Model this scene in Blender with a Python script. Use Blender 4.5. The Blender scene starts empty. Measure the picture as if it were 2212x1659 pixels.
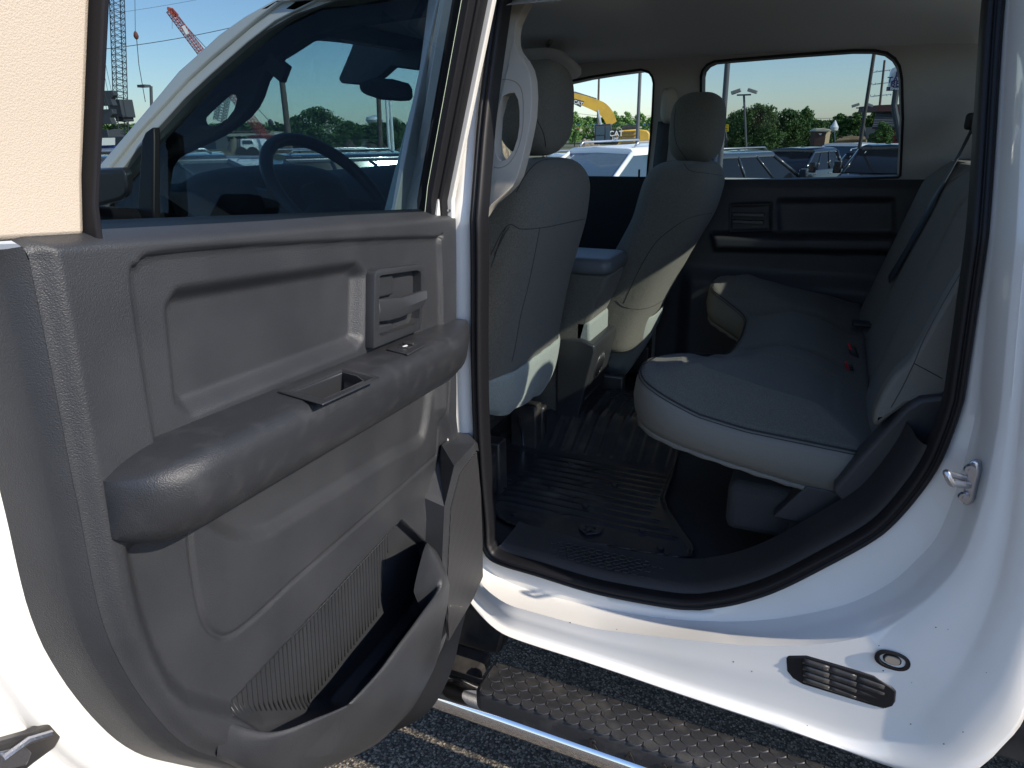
import bpy, bmesh, math, random
import numpy as np
from mathutils import Vector, Matrix
C = bpy.context.scene
COL = C.collection
R = math.radians
# ---------------------------------------------------------------- camera
H = 1.58; F = 1495.; CX = 1106.; CY = 829.5          # eye height; focal length and centre of a 2212 x 1659 picture
def _axes():
    dn = np.array([64., 4071., F]); up = -dn/np.linalg.norm(dn)
    vx = np.array([-2400-CX, 335-CY, F]); vx -= vx.dot(up)*up; vx /= np.linalg.norm(vx)
    x = -vx; y = np.cross(up, x)
    if y[2] < 0: y = -y
    return np.array([x, y, up])
M = _axes(); O = np.array([0., 0., H])
cd = bpy.data.cameras.new('camera'); cam = bpy.data.objects.new('camera', cd); COL.objects.link(cam)
cd.sensor_fit = 'HORIZONTAL'; cd.sensor_width = 36; cd.lens = 36*F/2212; cd.clip_start = .02; cd.clip_end = 5000
mw = np.eye(4); mw[:3, 0] = M[:, 0]; mw[:3, 1] = -M[:, 1]; mw[:3, 2] = -M[:, 2]; mw[:3, 3] = O
cam.matrix_world = Matrix(mw.tolist()); C.camera = cam
# ---------------------------------------------------------------- sky and sun
SUN_EL, SUN_AZ = R(34), R(-8)                          # direction to the sun: azimuth from +X towards +Y
w = bpy.data.worlds.new('World'); C.world = w; w.use_nodes = True
nt = w.node_tree; bg = nt.nodes['Background']; sky = nt.nodes.new('ShaderNodeTexSky')
sky.sky_type = 'NISHITA'; sky.sun_disc = False; sky.sun_elevation = SUN_EL; sky.sun_rotation = R(90)-SUN_AZ
sky.air_density = 1.0; sky.dust_density = .4; sky.ozone_density = 5.0; sky.altitude = 100
tn = nt.nodes.new('ShaderNodeMix'); tn.data_type = 'RGBA'; tn.blend_type = 'MULTIPLY'; tn.inputs[0].default_value = 1; tn.inputs[7].default_value = (1.05, .958, .945, 1)
nt.links.new(sky.outputs[0], tn.inputs[6]); nt.links.new(tn.outputs[2], bg.inputs[0]); bg.inputs[1].default_value = .125
sl = bpy.data.lights.new('sun', 'SUN'); sl.energy = 3.0; sl.angle = R(.53); sl.color = (1, .90, .76)
sun = bpy.data.objects.new('sun', sl); COL.objects.link(sun)
sd = Vector((math.cos(SUN_EL)*math.cos(SUN_AZ), math.cos(SUN_EL)*math.sin(SUN_AZ), math.sin(SUN_EL)))
sun.rotation_euler = sd.to_track_quat('Z', 'Y').to_euler(); sun.location = (20, 0, 20)
C.view_settings.view_transform = 'Standard'; C.view_settings.look = 'None'
C.view_settings.exposure = 1.1; C.view_settings.gamma = 1
C.render.engine = 'CYCLES'; C.cycles.max_bounces = 10; C.cycles.transparent_max_bounces = 16
C.cycles.diffuse_bounces = 8; C.cycles.caustics_reflective = False; C.cycles.caustics_refractive = False

# ---------------------------------------------------------------- measuring: rays through the photograph met with the planes of the truck
def ray(u, v): return M @ np.array([u-CX, v-CY, F])
def PY(u, v, Y): d = ray(u, v); return O + d*(Y/d[1])
def PZ(u, v, Z): d = ray(u, v); return O + d*((Z-H)/d[2])
def PX(u, v, X): d = ray(u, v); return O + d*(X/d[0])
def AT(u, v, r): d = ray(u, v); return O + d*(r/math.hypot(d[0], d[1]))      # point at a horizontal distance r
def tum(z): return .30*max(0., z-1.42)                 # the cab leans in above the belt
def PS(u, v, Y, sgn=1):                                # near (+1) or far (-1) cab side at belt depth Y
    y = Y
    for _ in range(12): y = Y + sgn*tum(PY(u, v, y)[2])
    return PY(u, v, y)
_a, _t = R(5), R(5)
DV = np.array([0, math.sin(_t), math.cos(_t)]); _d = np.array([math.sin(_a), -math.cos(_a), 0])
DN = np.cross(DV, -_d); DN /= np.linalg.norm(DN); DN *= np.sign(DN[0])
DS = np.cross(DN, DV); DS *= np.sign(DS.dot(_d)); DO = np.array([-.68, 1.2, 1.2])
def DW(s, n, t): return DO + DS*s + DN*n + DV*(t-1.2)  # open rear door: along, off the trim face, up its hinge line
def DP(u, v, k=0.):
    d = ray(u, v); o = DO + DN*k; q = O + d*((o-O).dot(DN)/d.dot(DN)) - o
    return (float(q.dot(DS)), float(q.dot(DV))+1.2)
def DPs(l, k=0.): return [DP(a, b, k) for a, b in l]
def DG(u, v, k=0.):                                    # on the leaning window plane of the door
    kk = k
    for _ in range(15): kk = k + tum(DP(u, v, kk)[1]-.02)
    s, t = DP(u, v, kk); return s, kk, t
# ---------------------------------------------------------------- materials
MATS = {}
def mat(name, col, rough=.5, metal=0., spec=.5, noise=0., nscale=30., bump=0., bscale=200., coat=0., col2=None, sheen=0., emit=None, detail=4., voro=False, ramp=(.35, .65)):
    m = bpy.data.materials.new(name); m.use_nodes = True; nt = m.node_tree; b = nt.nodes['Principled BSDF']
    b.inputs['Base Color'].default_value = (*col, 1); b.inputs['Roughness'].default_value = rough
    b.inputs['Metallic'].default_value = metal; b.inputs['Specular IOR Level'].default_value = spec
    b.inputs['Coat Weight'].default_value = coat; b.inputs['Coat Roughness'].default_value = .04
    if sheen: b.inputs['Sheen Weight'].default_value = sheen; b.inputs['Sheen Roughness'].default_value = .4
    tc = nt.nodes.new('ShaderNodeTexCoord')
    if col2 is not None:
        n = nt.nodes.new('ShaderNodeTexNoise'); n.inputs['Scale'].default_value = nscale; n.inputs['Detail'].default_value = detail
        nt.links.new(tc.outputs['Object'], n.inputs['Vector'])
        r = nt.nodes.new('ShaderNodeValToRGB'); r.color_ramp.elements[0].position = ramp[0]; r.color_ramp.elements[1].position = ramp[1]
        r.color_ramp.elements[0].color = (*col, 1); r.color_ramp.elements[1].color = (*col2, 1)
        nt.links.new(n.outputs['Fac'], r.inputs[0]); nt.links.new(r.outputs[0], b.inputs['Base Color'])
    if bump:
        n2 = nt.nodes.new('ShaderNodeTexVoronoi' if voro else 'ShaderNodeTexNoise'); n2.inputs['Scale'].default_value = bscale
        if not voro: n2.inputs['Detail'].default_value = 3
        nt.links.new(tc.outputs['Object'], n2.inputs['Vector'])
        bp = nt.nodes.new('ShaderNodeBump'); bp.inputs['Strength'].default_value = bump; bp.inputs['Distance'].default_value = .002
        nt.links.new(n2.outputs[0], bp.inputs['Height']); nt.links.new(bp.outputs[0], b.inputs['Normal'])
    if emit: b.inputs['Emission Color'].default_value = (*emit, 1); b.inputs['Emission Strength'].default_value = 1
    MATS[name] = m; return m
def glass(name, tint, fres=1.45, rough=0.):
    m = bpy.data.materials.new(name); m.use_nodes = True; nt = m.node_tree; nt.nodes.clear()
    o = nt.nodes.new('ShaderNodeOutputMaterial'); t = nt.nodes.new('ShaderNodeBsdfTransparent'); g = nt.nodes.new('ShaderNodeBsdfGlossy')
    f = nt.nodes.new('ShaderNodeFresnel'); x = nt.nodes.new('ShaderNodeMixShader'); 
    gm = nt.nodes.new('ShaderNodeNewGeometry'); mm = nt.nodes.new('ShaderNodeMix'); mm.inputs[2].default_value = fres; mm.inputs[3].default_value = 1/fres   # same reflectance from both sides of a thin pane
    nt.links.new(gm.outputs['Backfacing'], mm.inputs[0]); nt.links.new(mm.outputs[0], f.inputs[0])
    t.inputs[0].default_value = (*tint, 1); g.inputs['Roughness'].default_value = rough
    nt.links.new(f.outputs[0], x.inputs[0]); nt.links.new(t.outputs[0], x.inputs[1]); nt.links.new(g.outputs[0], x.inputs[2]); nt.links.new(x.outputs[0], o.inputs[0])
    MATS[name] = m; return m
WHITE = mat('white_paint', (.77, .755, .72), .32, col2=(.74, .72, .675), nscale=5, detail=8, coat=.9, spec=.5)
TRIM = mat('grained_plastic', (.0245, .0264, .0308), .42, bump=.42, bscale=700, col2=(.033, .0352, .040), nscale=9, detail=6)
TRIMS = mat('smooth_plastic', (.027, .029, .033), .34)
TRIMD = mat('dark_plastic', (.022, .022, .024), .5, bump=.4, bscale=500)
ARMM = mat('worn_armrest_plastic', (.0240, .0258, .030), .40, bump=.42, bscale=700, col2=(.050, .052, .056), nscale=34, detail=10, ramp=(.5, .95))
RUB = mat('rubber', (.006, .006, .008), .5, spec=.35)
RUBG = mat('rubber_channel', (.009, .009, .012), .65, spec=.3)
CHROME = mat('chrome', (.82, .82, .84), .06, metal=1)
STEEL = mat('zinc_steel', (.45, .46, .5), .32, metal=1, bump=.2, bscale=300)
FAB = mat('grey_cloth', (.086, .084, .070), .9, bump=1., bscale=900, sheen=.15, col2=(.148, .144, .122), nscale=420, detail=3)
PILL = mat('grey_pillar_trim', (.40, .39, .365), .8, bump=.4, bscale=700)
FABS = mat('grey_vinyl', (.145, .142, .125), .55, bump=.5, bscale=600)
CARPETB = mat('seatback_carpet', (.22, .25, .23), .95, bump=1., bscale=700, sheen=.3, col2=(.33, .37, .34), nscale=500, detail=2)
SEAM = mat('seam_thread', (.02, .021, .023), .8)
LINER = mat('headliner_cloth', (.66, .655, .64), .9, bump=.5, bscale=800, col2=(.74, .735, .72), nscale=600, detail=2)
CREAM = mat('cream_trim_plastic', (.56, .48, .39), .6, bump=.3, bscale=700)
BEIGE = mat('beige_plastic', (.42, .39, .34), .55, bump=.3, bscale=500)
CARPET = mat('floor_carpet', (.05, .05, .05), 1., bump=1., bscale=500, col2=(.035, .035, .036), nscale=400, detail=3)
MATR = mat('mat_rubber', (.034, .034, .037), .25, bump=.15, bscale=300, col2=(.075, .072, .066), nscale=14, detail=9, ramp=(.52, .85))
PADR = mat('step_rubber', (.020, .020, .022), .62, bump=.3, bscale=300, col2=(.085, .080, .072), nscale=16, detail=9, ramp=(.5, .9))
DASH = mat('dash_plastic', (.007, .008, .010), .75, bump=.4, bscale=400)
METAL_D = mat('black_metal', (.02, .02, .022), .35, col2=(.06, .055, .05), nscale=15)
REDP = mat('red_plastic', (.6, .03, .03), .4)
WPLAST = mat('white_mark', (.75, .78, .82), .5)
G_PRIV = glass('privacy_glass', (.33, .40, .42))
G_CLR = glass('side_glass', (.68, .76, .77))
G_WS = glass('windshield_glass', (.62, .80, .83))
# ---------------------------------------------------------------- mesh helpers
class G:
    def __init__(s): s.v = []; s.f = []
    def add(s, v, f):
        k = len(s.v); s.v += [tuple(map(float, p)) for p in v]; s.f += [tuple(i+k for i in q) for q in f]; return s
    def box(s, c, d, m=None):
        x, y, z = [k/2 for k in d]; P = [np.array((a*x, b*y, e*z)) for a in (-1, 1) for b in (-1, 1) for e in (-1, 1)]
        if m is not None: P = [np.array(m) @ p for p in P]
        return s.add([p+np.array(c) for p in P], [(0, 1, 3, 2), (4, 6, 7, 5), (0, 4, 5, 1), (2, 3, 7, 6), (0, 2, 6, 4), (1, 5, 7, 3)])
    def grid(s, rows, closed=False):
        n = len(rows[0]); v = [p for r in rows for p in r]; f = []
        for i in range(len(rows)-1):
            for j in range(n if closed else n-1):
                a = i*n+j; b = i*n+(j+1) % n; f.append((a, b, b+n, a+n))
        return s.add(v, f)
    def tube(s, path, r, k=8, caps=True, closed=False):
        P = [np.array(p, float) for p in path]; n = len(P); rr = r if hasattr(r, '__len__') else [r]*n
        rows = []; prev = None
        for i in range(n):
            if closed: t = P[(i+1) % n]-P[i-1]
            else: t = P[min(i+1, n-1)]-P[max(i-1, 0)]
            t = t/(np.linalg.norm(t)+1e-9)
            if prev is None:
                a = np.array([0, 0, 1.]) if abs(t[2]) < .9 else np.array([1., 0, 0])
            else: a = prev
            u = a-t*a.dot(t); u /= np.linalg.norm(u)+1e-9; w_ = np.cross(t, u); prev = u
            rows.append([P[i]+rr[i]*(math.cos(2*math.pi*j/k)*u+math.sin(2*math.pi*j/k)*w_) for j in range(k)])
        if closed: rows.append(rows[0])
        b0 = len(s.v); s.grid(rows, True)
        if caps and not closed:
            s.f.append(tuple(b0+j for j in reversed(range(k)))); s.f.append(tuple(b0+(n-1)*k+j for j in range(k)))
        return s
    def prism(s, poly, vec):
        n = len(poly); vec = np.array(vec, float); A = [np.array(p, float) for p in poly]
        f = [tuple(range(n)), tuple(reversed(range(n, 2*n)))]+[(i, i+n, (i+1) % n+n, (i+1) % n) for i in range(n)]
        return s.add(A+[p+vec for p in A], f)
    def cyl(s, a, b, r0, r1=None, k=16):
        return s.tube([a, b], [r0, r0 if r1 is None else r1], k)
    def fan(s, i0, n, c):                                # close a ring with a centre point
        s.v.append(tuple(map(float, c))); k = len(s.v)-1
        for j in range(n): s.f.append((i0+j, i0+(j+1) % n, k))
def cm(pts, k=6, closed=False):                          # Catmull-Rom through control points
    P = np.array(pts, float); n = len(P); out = []
    for i in range(n if closed else n-1):
        p0 = P[(i-1) % n] if closed or i > 0 else 2*P[0]-P[1]
        p1, p2 = P[i], P[(i+1) % n]
        p3 = P[(i+2) % n] if closed or i+2 < n else 2*P[-1]-P[-2]
        for j in range(k):
            t = j/k; out.append(.5*((2*p1)+(-p0+p2)*t+(2*p0-5*p1+4*p2-p3)*t*t+(-p0+3*p1-3*p2+p3)*t**3))
    if not closed: out.append(P[-1])
    return np.array(out)
def rs(pts, n, closed=False, smooth=5):                  # resample to n points by length
    P = cm(pts, smooth, closed) if smooth else np.array(pts, float)
    if closed: P = np.vstack([P, P[:1]])
    L = np.r_[0, np.cumsum(np.linalg.norm(np.diff(P, axis=0), axis=1))]
    q = np.linspace(0, L[-1], n+1)[:-1] if closed else np.linspace(0, L[-1], n)
    return np.array([[np.interp(x, L, P[:, d]) for d in range(P.shape[1])] for x in q])
def mks(name, gs, m, parent=None, **kw): return [mk(name, q, m, parent, **kw) for q in gs]   # several like parts, each a mesh of its own

def link(o, parent=None, label=None, cat=None, group=None, kind=None):
    COL.objects.link(o)
    if parent is not None: o.parent = parent; o.matrix_parent_inverse = pinv(parent)
    if label: o['label'] = label
    if cat: o['category'] = cat
    if group: o['group'] = group
    if kind: o['kind'] = kind
    return o
PINV = {}
def pinv(p):
    return PINV.get(p.name, Matrix.Identity(4))
def mk(name, g, m, parent=None, bevel=0, seg=2, sub=0, ang=35, solid=0, **kw):
    me = bpy.data.meshes.new(name); me.from_pydata(g.v, [], g.f); me.validate()
    bm = bmesh.new(); bm.from_mesh(me); bmesh.ops.remove_doubles(bm, verts=bm.verts, dist=1e-6); bmesh.ops.recalc_face_normals(bm, faces=bm.faces); bm.to_mesh(me); bm.free()
    me.polygons.foreach_set('use_smooth', [True]*len(me.polygons))
    if ang < 180: me.set_sharp_from_angle(angle=R(ang))
    for q in (m if isinstance(m, (list, tuple)) else [m]): me.materials.append(q)
    o = bpy.data.objects.new(name, me)
    if solid: s = o.modifiers.new('s', 'SOLIDIFY'); s.thickness = solid; s.offset = -1
    if bevel: b = o.modifiers.new('b', 'BEVEL'); b.width = bevel; b.segments = seg; b.limit_method = 'ANGLE'; b.angle_limit = R(40); b.harden_normals = False
    if sub: q = o.modifiers.new('u', 'SUBSURF'); q.levels = sub; q.render_levels = sub
    return link(o, parent, **kw)
def empty(name, loc=(0, 0, 0), rz=0, parent=None, **kw):
    o = bpy.data.objects.new(name, None); o.location = loc; o.rotation_euler = (0, 0, rz); o.empty_display_size = .1
    link(o, parent, **kw)
    return o
def text(name, s, size, m, parent, mtx, ext=.001, **kw):
    cu = bpy.data.curves.new(name, 'FONT'); cu.body = s; cu.size = size; cu.extrude = ext; cu.align_x = 'CENTER'; cu.align_y = 'CENTER'
    if kw.pop('bold', True): cu.offset = size*.018
    t = bpy.data.objects.new(name+'_tmp', cu); COL.objects.link(t)
    dg = bpy.context.evaluated_depsgraph_get(); me = bpy.data.meshes.new_from_object(t.evaluated_get(dg)); bpy.data.objects.remove(t)
    me.transform(mtx); me.materials.clear(); me.materials.append(m); me.name = name
    o = bpy.data.objects.new(name, me); return link(o, parent, **kw)
def frame(o, x, y):                                       # matrix with given origin, local x and y
    x = Vector(x).normalized(); y = Vector(y); z = x.cross(y).normalized(); y = z.cross(x)
    m = Matrix((x, y, z)).transposed().to_4x4(); m.translation = Vector(o); return m
def super_ring(c, u, v, a, b, e=2.6, n=36):
    out = []
    for i in range(n):
        th = 2*math.pi*i/n; x = math.copysign(abs(math.cos(th))**(2/e), math.cos(th)); y = math.copysign(abs(math.sin(th))**(2/e), math.sin(th))
        out.append(np.array(c)+np.array(u)*x*a+np.array(v)*y*b)
    return out
def soft(g, rings, capa=True, capb=True):
    b0 = len(g.v); n = len(rings[0]); g.grid(rings, True)
    if capa: g.fan(b0, n, np.mean(rings[0], axis=0))
    if capb: g.fan(b0+(len(rings)-1)*n, n, np.mean(rings[-1], axis=0))
    return g
def sdf(poly, X, Y):                                      # signed distance, negative inside
    P = np.array(poly, float); d = np.full(X.shape, 1e9); ins = np.zeros(X.shape, bool)
    for i in range(len(P)):
        a = P[i]; b = P[(i+1) % len(P)]; e = b-a; wx = X-a[0]; wy = Y-a[1]
        k = np.clip((wx*e[0]+wy*e[1])/(e.dot(e)+1e-12), 0, 1); d = np.minimum(d, np.hypot(wx-e[0]*k, wy-e[1]*k))
        c = ((a[1] > Y) != (b[1] > Y)); ins ^= c & (X < (b[0]-a[0])*(Y-a[1])/((b[1]-a[1]) if b[1] != a[1] else 1e-12)+a[0])
    return np.where(ins, -d, d)
def ss(x, a, b):
    t = np.clip((x-a)/(b-a), 0, 1); return t*t*(3-2*t)
def relief(poly, step, hf, W):                            # height-field sheet cut to an outline
    P = np.array(poly); x0, y0 = P.min(0)-step; x1, y1 = P.max(0)+step
    nx = int((x1-x0)/step)+1; ny = int((y1-y0)/step)+1
    X, Y = np.meshgrid(np.linspace(x0, x1, nx), np.linspace(y0, y1, ny))
    cx = (X[:-1, :-1]+X[1:, 1:])/2; cy = (Y[:-1, :-1]+Y[1:, 1:])/2; keep = sdf(poly, cx, cy) < 0
    cnt = np.zeros(X.shape, int)
    for a, b in ((0, 0), (0, 1), (1, 0), (1, 1)): cnt[a:a+ny-1, b:b+nx-1] += keep
    for j, i in zip(*np.where((cnt > 0) & (cnt < 4))):    # pull rim vertices onto the outline
        p = np.array([X[j, i], Y[j, i]]); best = None
        A = P; B = np.roll(P, -1, 0); E_ = B-A; k = np.clip(((p-A)*E_).sum(1)/((E_**2).sum(1)+1e-12), 0, 1); Q = A+E_*k[:, None]
        q = Q[np.argmin(((Q-p)**2).sum(1))]; X[j, i], Y[j, i] = q
    Z = hf(X, Y); idx = -np.ones(X.shape, int); g = G(); used = np.where(cnt > 0)
    for c_, (j, i) in enumerate(zip(*used)): idx[j, i] = c_; g.v.append(tuple(map(float, W(X[j, i], Y[j, i], Z[j, i]))))
    for j, i in zip(*np.where(keep)): g.f.append((idx[j, i], idx[j, i+1], idx[j+1, i+1], idx[j+1, i]))
    return g
def rrect(x0, x1, y0, y1, r, k=6):
    out = []
    for cx, cy, a0 in ((x1-r, y1-r, 0), (x0+r, y1-r, 90), (x0+r, y0+r, 180), (x1-r, y0+r, 270)):
        for i in range(k+1): a = R(a0+90*i/k); out.append((cx+r*math.cos(a), cy+r*math.sin(a)))
    return out
def cut(o, g, solver='EXACT'):                           # carve a cavity and keep the result as plain mesh
    k = mk('cutter_tmp', g, TRIMS); md = o.modifiers.new('c', 'BOOLEAN'); md.object = k; md.operation = 'DIFFERENCE'; md.solver = solver
    dg = bpy.context.evaluated_depsgraph_get(); me = bpy.data.meshes.new_from_object(o.evaluated_get(dg))
    o.modifiers.clear(); o.data = me; bpy.data.objects.remove(k); me.set_sharp_from_angle(angle=R(35)); return o
def DT(u, v, t):                                         # on a level of the door (armrest top)
    d = ray(u, v); k = ((DO+DV*(t-1.2))-O).dot(DV)/d.dot(DV); q = O+d*k-DO; return (float(q.dot(DS)), float(q.dot(DN)), t)
# ================================================================ the pickup truck
truck = empty('pickup_truck', (0, 0, 0), label='white crew cab pickup truck with its rear door standing open', cat='truck')
# ---------------------------------------------------------------- the open rear door
def build_door():
    ridge = DPs([(640, 1672), (530, 1652), (400, 1602), (260, 1400), (190, 1100), (136, 819), (85, 560)], 0)
    def DR(u, v, o=0.):                                   # on the sloping speaker bolster
        k = .02
        for _ in range(60): k = .6*k+.4*(.012+max(0, .10-DP(u, v, k)[0])*.32+o)
        return DP(u, v, k)+(k,)
    low = [DR(*p)[:2] for p in [(1036, 975), (1043, 1050), (1045, 1120), (1044, 1237), (1032, 1272), (991, 1350), (960, 1425), (926, 1493), (879, 1559)]]+DPs([(803, 1626), (755, 1645)], .03)
    dom = [(-.046, 1.437), (-.046, .96)] + [tuple(p) for p in cm(low, 3)] + [tuple(p) for p in cm(ridge, 6)] + [(.863, 1.437)]
    GR = [DP(341, 990, -.005)] + [tuple(p) for p in cm(DPs([(312, 819), (283, 608), (297, 575), (350, 550), (600, 530), (930, 515), (946, 528), (952, 720)], -.005), 6)]
    GR += [(.06, 1.19), (.76, 1.19)]
    PK = DPs([(385, 672), (395, 655), (765, 592), (775, 602), (772, 722), (765, 730), (415, 862), (402, 850)], -.012)
    LZ = DPs([(270, 1180), (285, 1270), (305, 1350), (335, 1430), (370, 1495), (410, 1530), (480, 1550), (600, 1575), (760, 1545), (1000, 1300), (1010, 1180), (1010, 1130), (1005, 1080), (985, 960), (965, 880), (960, 700)], 0)
    IN = [tuple(p) for p in cm(DPs([(420, 1120), (425, 1200), (438, 1290), (455, 1350), (482, 1376), (512, 1374), (560, 1338), (640, 1262)], -.012), 5)] + DPs([(950, 985), (962, 800), (940, 740)], -.012)
    KB = [tuple(p) for p in cm(DPs([(430, 1110), (560, 1160), (700, 1085), (860, 985), (915, 955), (930, 920), (942, 830), (950, 760)], -.012), 5)]
    MP = DPs([(482, 1538), (868, 1123), (920, 1172), (946, 1255), (900, 1330), (731, 1530), (560, 1585)], -.02)
    toe = DPs([(953, 990), (948, 1012), (917, 1075), (904, 1130), (917, 1176), (944, 1250), (940, 1330)], -.02)
    GB = toe+[(.10, .45), (-.2, .45), (-.2, .945), (-.0, .945)]
    def hf(S, T):
        n = np.zeros(S.shape)
        n -= .045*ss(T, 1.412, 1.44)**1.6
        n -= .010*ss(-S, .02, .046)*ss(T, .9, 1.0)
        d = sdf(dom, S, T); n -= .012*ss(-d, .02, 0)*ss(S, .3, .6)
        g = sdf(GR, S, T); n += -.010*ss(-g, -.001, .006) - .008*np.exp(-(g/.0028)**2)
        p = sdf(PK, S, T); n += -.020*ss(-p, -.022, .002)
        z = sdf(LZ, S, T); lowm = ss(-T, -1.15, -1.13); n += -.020*ss(-z, -.004, .022)*lowm
        i = sdf(IN, S, T); n -= (.0045*np.exp(-(i/.0028)**2))*lowm
        k = sdf(KB, S, T); n += -.012*ss(-k, -.012, .012)*lowm
        m = sdf(MP, S, T); n += -.022*ss(-m, -.001, .004)*lowm
        b = sdf(GB, S, T); n += (.002+np.maximum(0, .10-S)*.32)*ss(-b, -.002, .030)
        return n
    fr = mk('rear_door', relief(dom, .003, hf, lambda s, t, n: DW(s, n, t)), TRIM, truck, ang=180, label='open rear door, grained black trim inside')
    d = fr
    # rolled edge of the trim towards the latch side and the underside
    path = [(.0, 1.0)] ; edge = [tuple(p) for p in cm(ridge[:], 6)][::-1]; edge = [(.860, 1.420)] + edge + [tuple(p) for p in cm(low, 3)][::-1][:24]
    edge = rs(edge, 90, smooth=0); tan = np.gradient(edge, axis=0); nor = np.c_[-tan[:, 1], tan[:, 0]]; nor /= np.linalg.norm(nor, axis=1)[:, None]
    c = np.array([.4, 1.1])
    if ((edge-c)*nor).sum() < 0: nor = -nor
    rows = []
    for off, nn in ((-.001, -.012), (.006, -.02), (.012, -.034), (.016, -.055), (.02, -.074), (.023, -.082)):
        rows.append([DW(e[0]+m_[0]*off, nn+(0.05*ss(np.array(.45-e[0]), 0, .3) if e[1] < .9 else 0)*max(0, 1-off/.016), e[1]+m_[1]*off) for e, m_ in zip(edge, nor)])
    g = G(); g.grid(rows); mk('trim_edge', g, TRIM, d, ang=60)
    # painted shell: flange, outer skin, hinge end
    def off(o): return [(e[0]+m_[0]*o, e[1]+m_[1]*o) for e, m_ in zip(edge, nor)]
    g = G(); g.grid([[DW(a, -.080, b) for a, b in off(.018)], [DW(a, -.084, b) for a, b in off(.052)], [DW(a, -.092, b) for a, b in off(.060)], [DW(a, -.108, b) for a, b in off(.064)],
                     [DW(a, -.112, b) for a, b in off(.090)], [DW(a, -.150, b) for a, b in off(.096)], [DW(a, -.158, b) for a, b in off(.088)]])
    o2 = off(.088); top = [(.95, 1.44), (-.03, 1.44)]
    sk = [p for p in o2 if p[1] < 1.385] + [(-.045, .5), (-.045, 1.385), (.95, 1.385)]
    g.add([DW(a, -.158, b) for a, b in sk], [tuple(range(len(sk)))])
    mk('door_shell', g, WHITE, d, ang=50)
    g = G(); g.box((0, 0, 0), (1, 1, 1)); g = G(); g.grid([[DW(s, n, t) for s in (-.045, .94)] for n, t in ((-.10, 1.41), (-.158, 1.405), (-.162, 1.38), (-.158, 1.36))]); mk('belt_moulding', g, RUB, d)
    g = G(); g.grid([[DW(-.046, n, t) for t in np.linspace(1.435, .6, 30)] for n in (-.01, -.08)]); mk('trim_return', g, TRIM, d)
    g = G(); g.box((0, 0, 0), (0.001, .001, .001)); g = G()
    A_ = [DW(-.047, n, t) for n, t in ((-.075, 1.435), (-.158, 1.435), (-.158, .5), (-.062, .5))]; g.add(A_, [(0, 1, 2, 3)]); mk('door_end', g, WHITE, d)
    # window frame, leaning in above the belt
    def FW(s, n, t): return DW(s, n+tum(t-.02), t)
    Tb, Tt = 1.395, 1.86
    def fpoly(pts, n0, n1, name, m, bev=.003):
        g = G(); a = [FW(s, n0, t) for s, t in pts]; b = [FW(s, n1, t) for s, t in pts]; k = len(pts)
        g.add(a+b, [tuple(range(k)), tuple(reversed(range(k, 2*k)))]+[(i, (i+1) % k, (i+1) % k+k, i+k) for i in range(k)])
        return mk(name, g, m, d, bevel=bev)
    gl_r = [DG(*p, -.03) for p in ((924, 435), (958, 240), (1004, 0))]; fr_r = [DG(*p, -.01) for p in ((984, 455), (1010, 240), (1078, 0))]
    def ln(a, b, t): return a[0]+(b[0]-a[0])*(t-a[2])/(b[2]-a[2])
    gr = lambda t: ln(gl_r[0], gl_r[2], t); ff = lambda t: ln(fr_r[0], fr_r[2], t)
    gl_l = [DG(*p, -.03) for p in ((190, 448), (210, 0))]; gll = lambda t: ln(gl_l[0], gl_l[1], t)
    print('FRAME', gl_r, fr_r, gl_l)
    ts = np.linspace(Tb, Tt, 9); wd = .97
    def strip(fa, fb, n0, n1, name, m, bev=.002):
        g = G(); rows = [[FW(fa(t), n0, t), FW(fb(t), n0, t), FW(fb(t), n1, t), FW(fa(t), n1, t)] for t in ts]; g.grid(rows, True); g.f.append((0, 1, 2, 3)); k = len(rows)*4; g.f.append((k-1, k-2, k-3, k-4))
        return mk(name, g, m, d, bevel=bev)
    w_ = lambda t: gr(t)-ff(t)
    strip(lambda t: gr(t)+.004, lambda t: gr(t)-.42*w_(t), -.052, -.020, 'run_channel', RUBG)
    strip(lambda t: gr(t)-.22*w_(t), lambda t: gr(t)-.60*w_(t), -.060, -.012, 'frame_seal', RUB, .004)
    strip(lambda t: gr(t)-.60*w_(t), lambda t: gr(t)-.76*w_(t), -.10, -.004, 'front_frame', WHITE, .002)
    strip(lambda t: gr(t)-.76*w_(t), lambda t: gr(t)-.86*w_(t), -.09, -.012, 'frame_seal', RUBG, .003)
    strip(lambda t: gr(t)-.86*w_(t), lambda t: ff(t), -.12, -.030, 'front_frame', WHITE, .002)
    strip(lambda t: gll(t)+.003, lambda t: gll(t)+.010, -.04, -.012, 'run_channel', RUBG)
    ts = np.linspace(1.424, Tt, 9)
    strip(lambda t: gll(t)+.010, lambda t: .935+0*t, -.09, -.024, 'rear_frame', CREAM, .006)
    strip(lambda t: .885+0*t, lambda t: .915+0*t, -.03, -.018, 'frame_seal', BEIGE, .004)
    g = G(); g.grid([[FW(s, n, t) for s, t in ((ff(Tt)-.0, Tt), (.94, Tt), (.94, Tt+.05), (ff(Tt), Tt+.05))] for n in (-.09, -.01)], True); g.f += [(0, 1, 2, 3), (7, 6, 5, 4)]
    mk('top_frame', g, WHITE, d, bevel=.004)
    g = G(); g.grid([[FW(gr(t)-.02, -.034, t), FW(gll(t)+.008, -.034, t)] for t in ts]); mk('window_glass', g, G_PRIV, d, ang=180)
    # glass edge seen bright at the front run channel
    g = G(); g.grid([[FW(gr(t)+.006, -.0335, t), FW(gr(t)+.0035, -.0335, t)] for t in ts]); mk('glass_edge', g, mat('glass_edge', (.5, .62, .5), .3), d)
    # lock knob
    b = DG(966, 455, -.012); g = G(); a0 = FW(b[0], -.014, 1.432)
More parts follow.
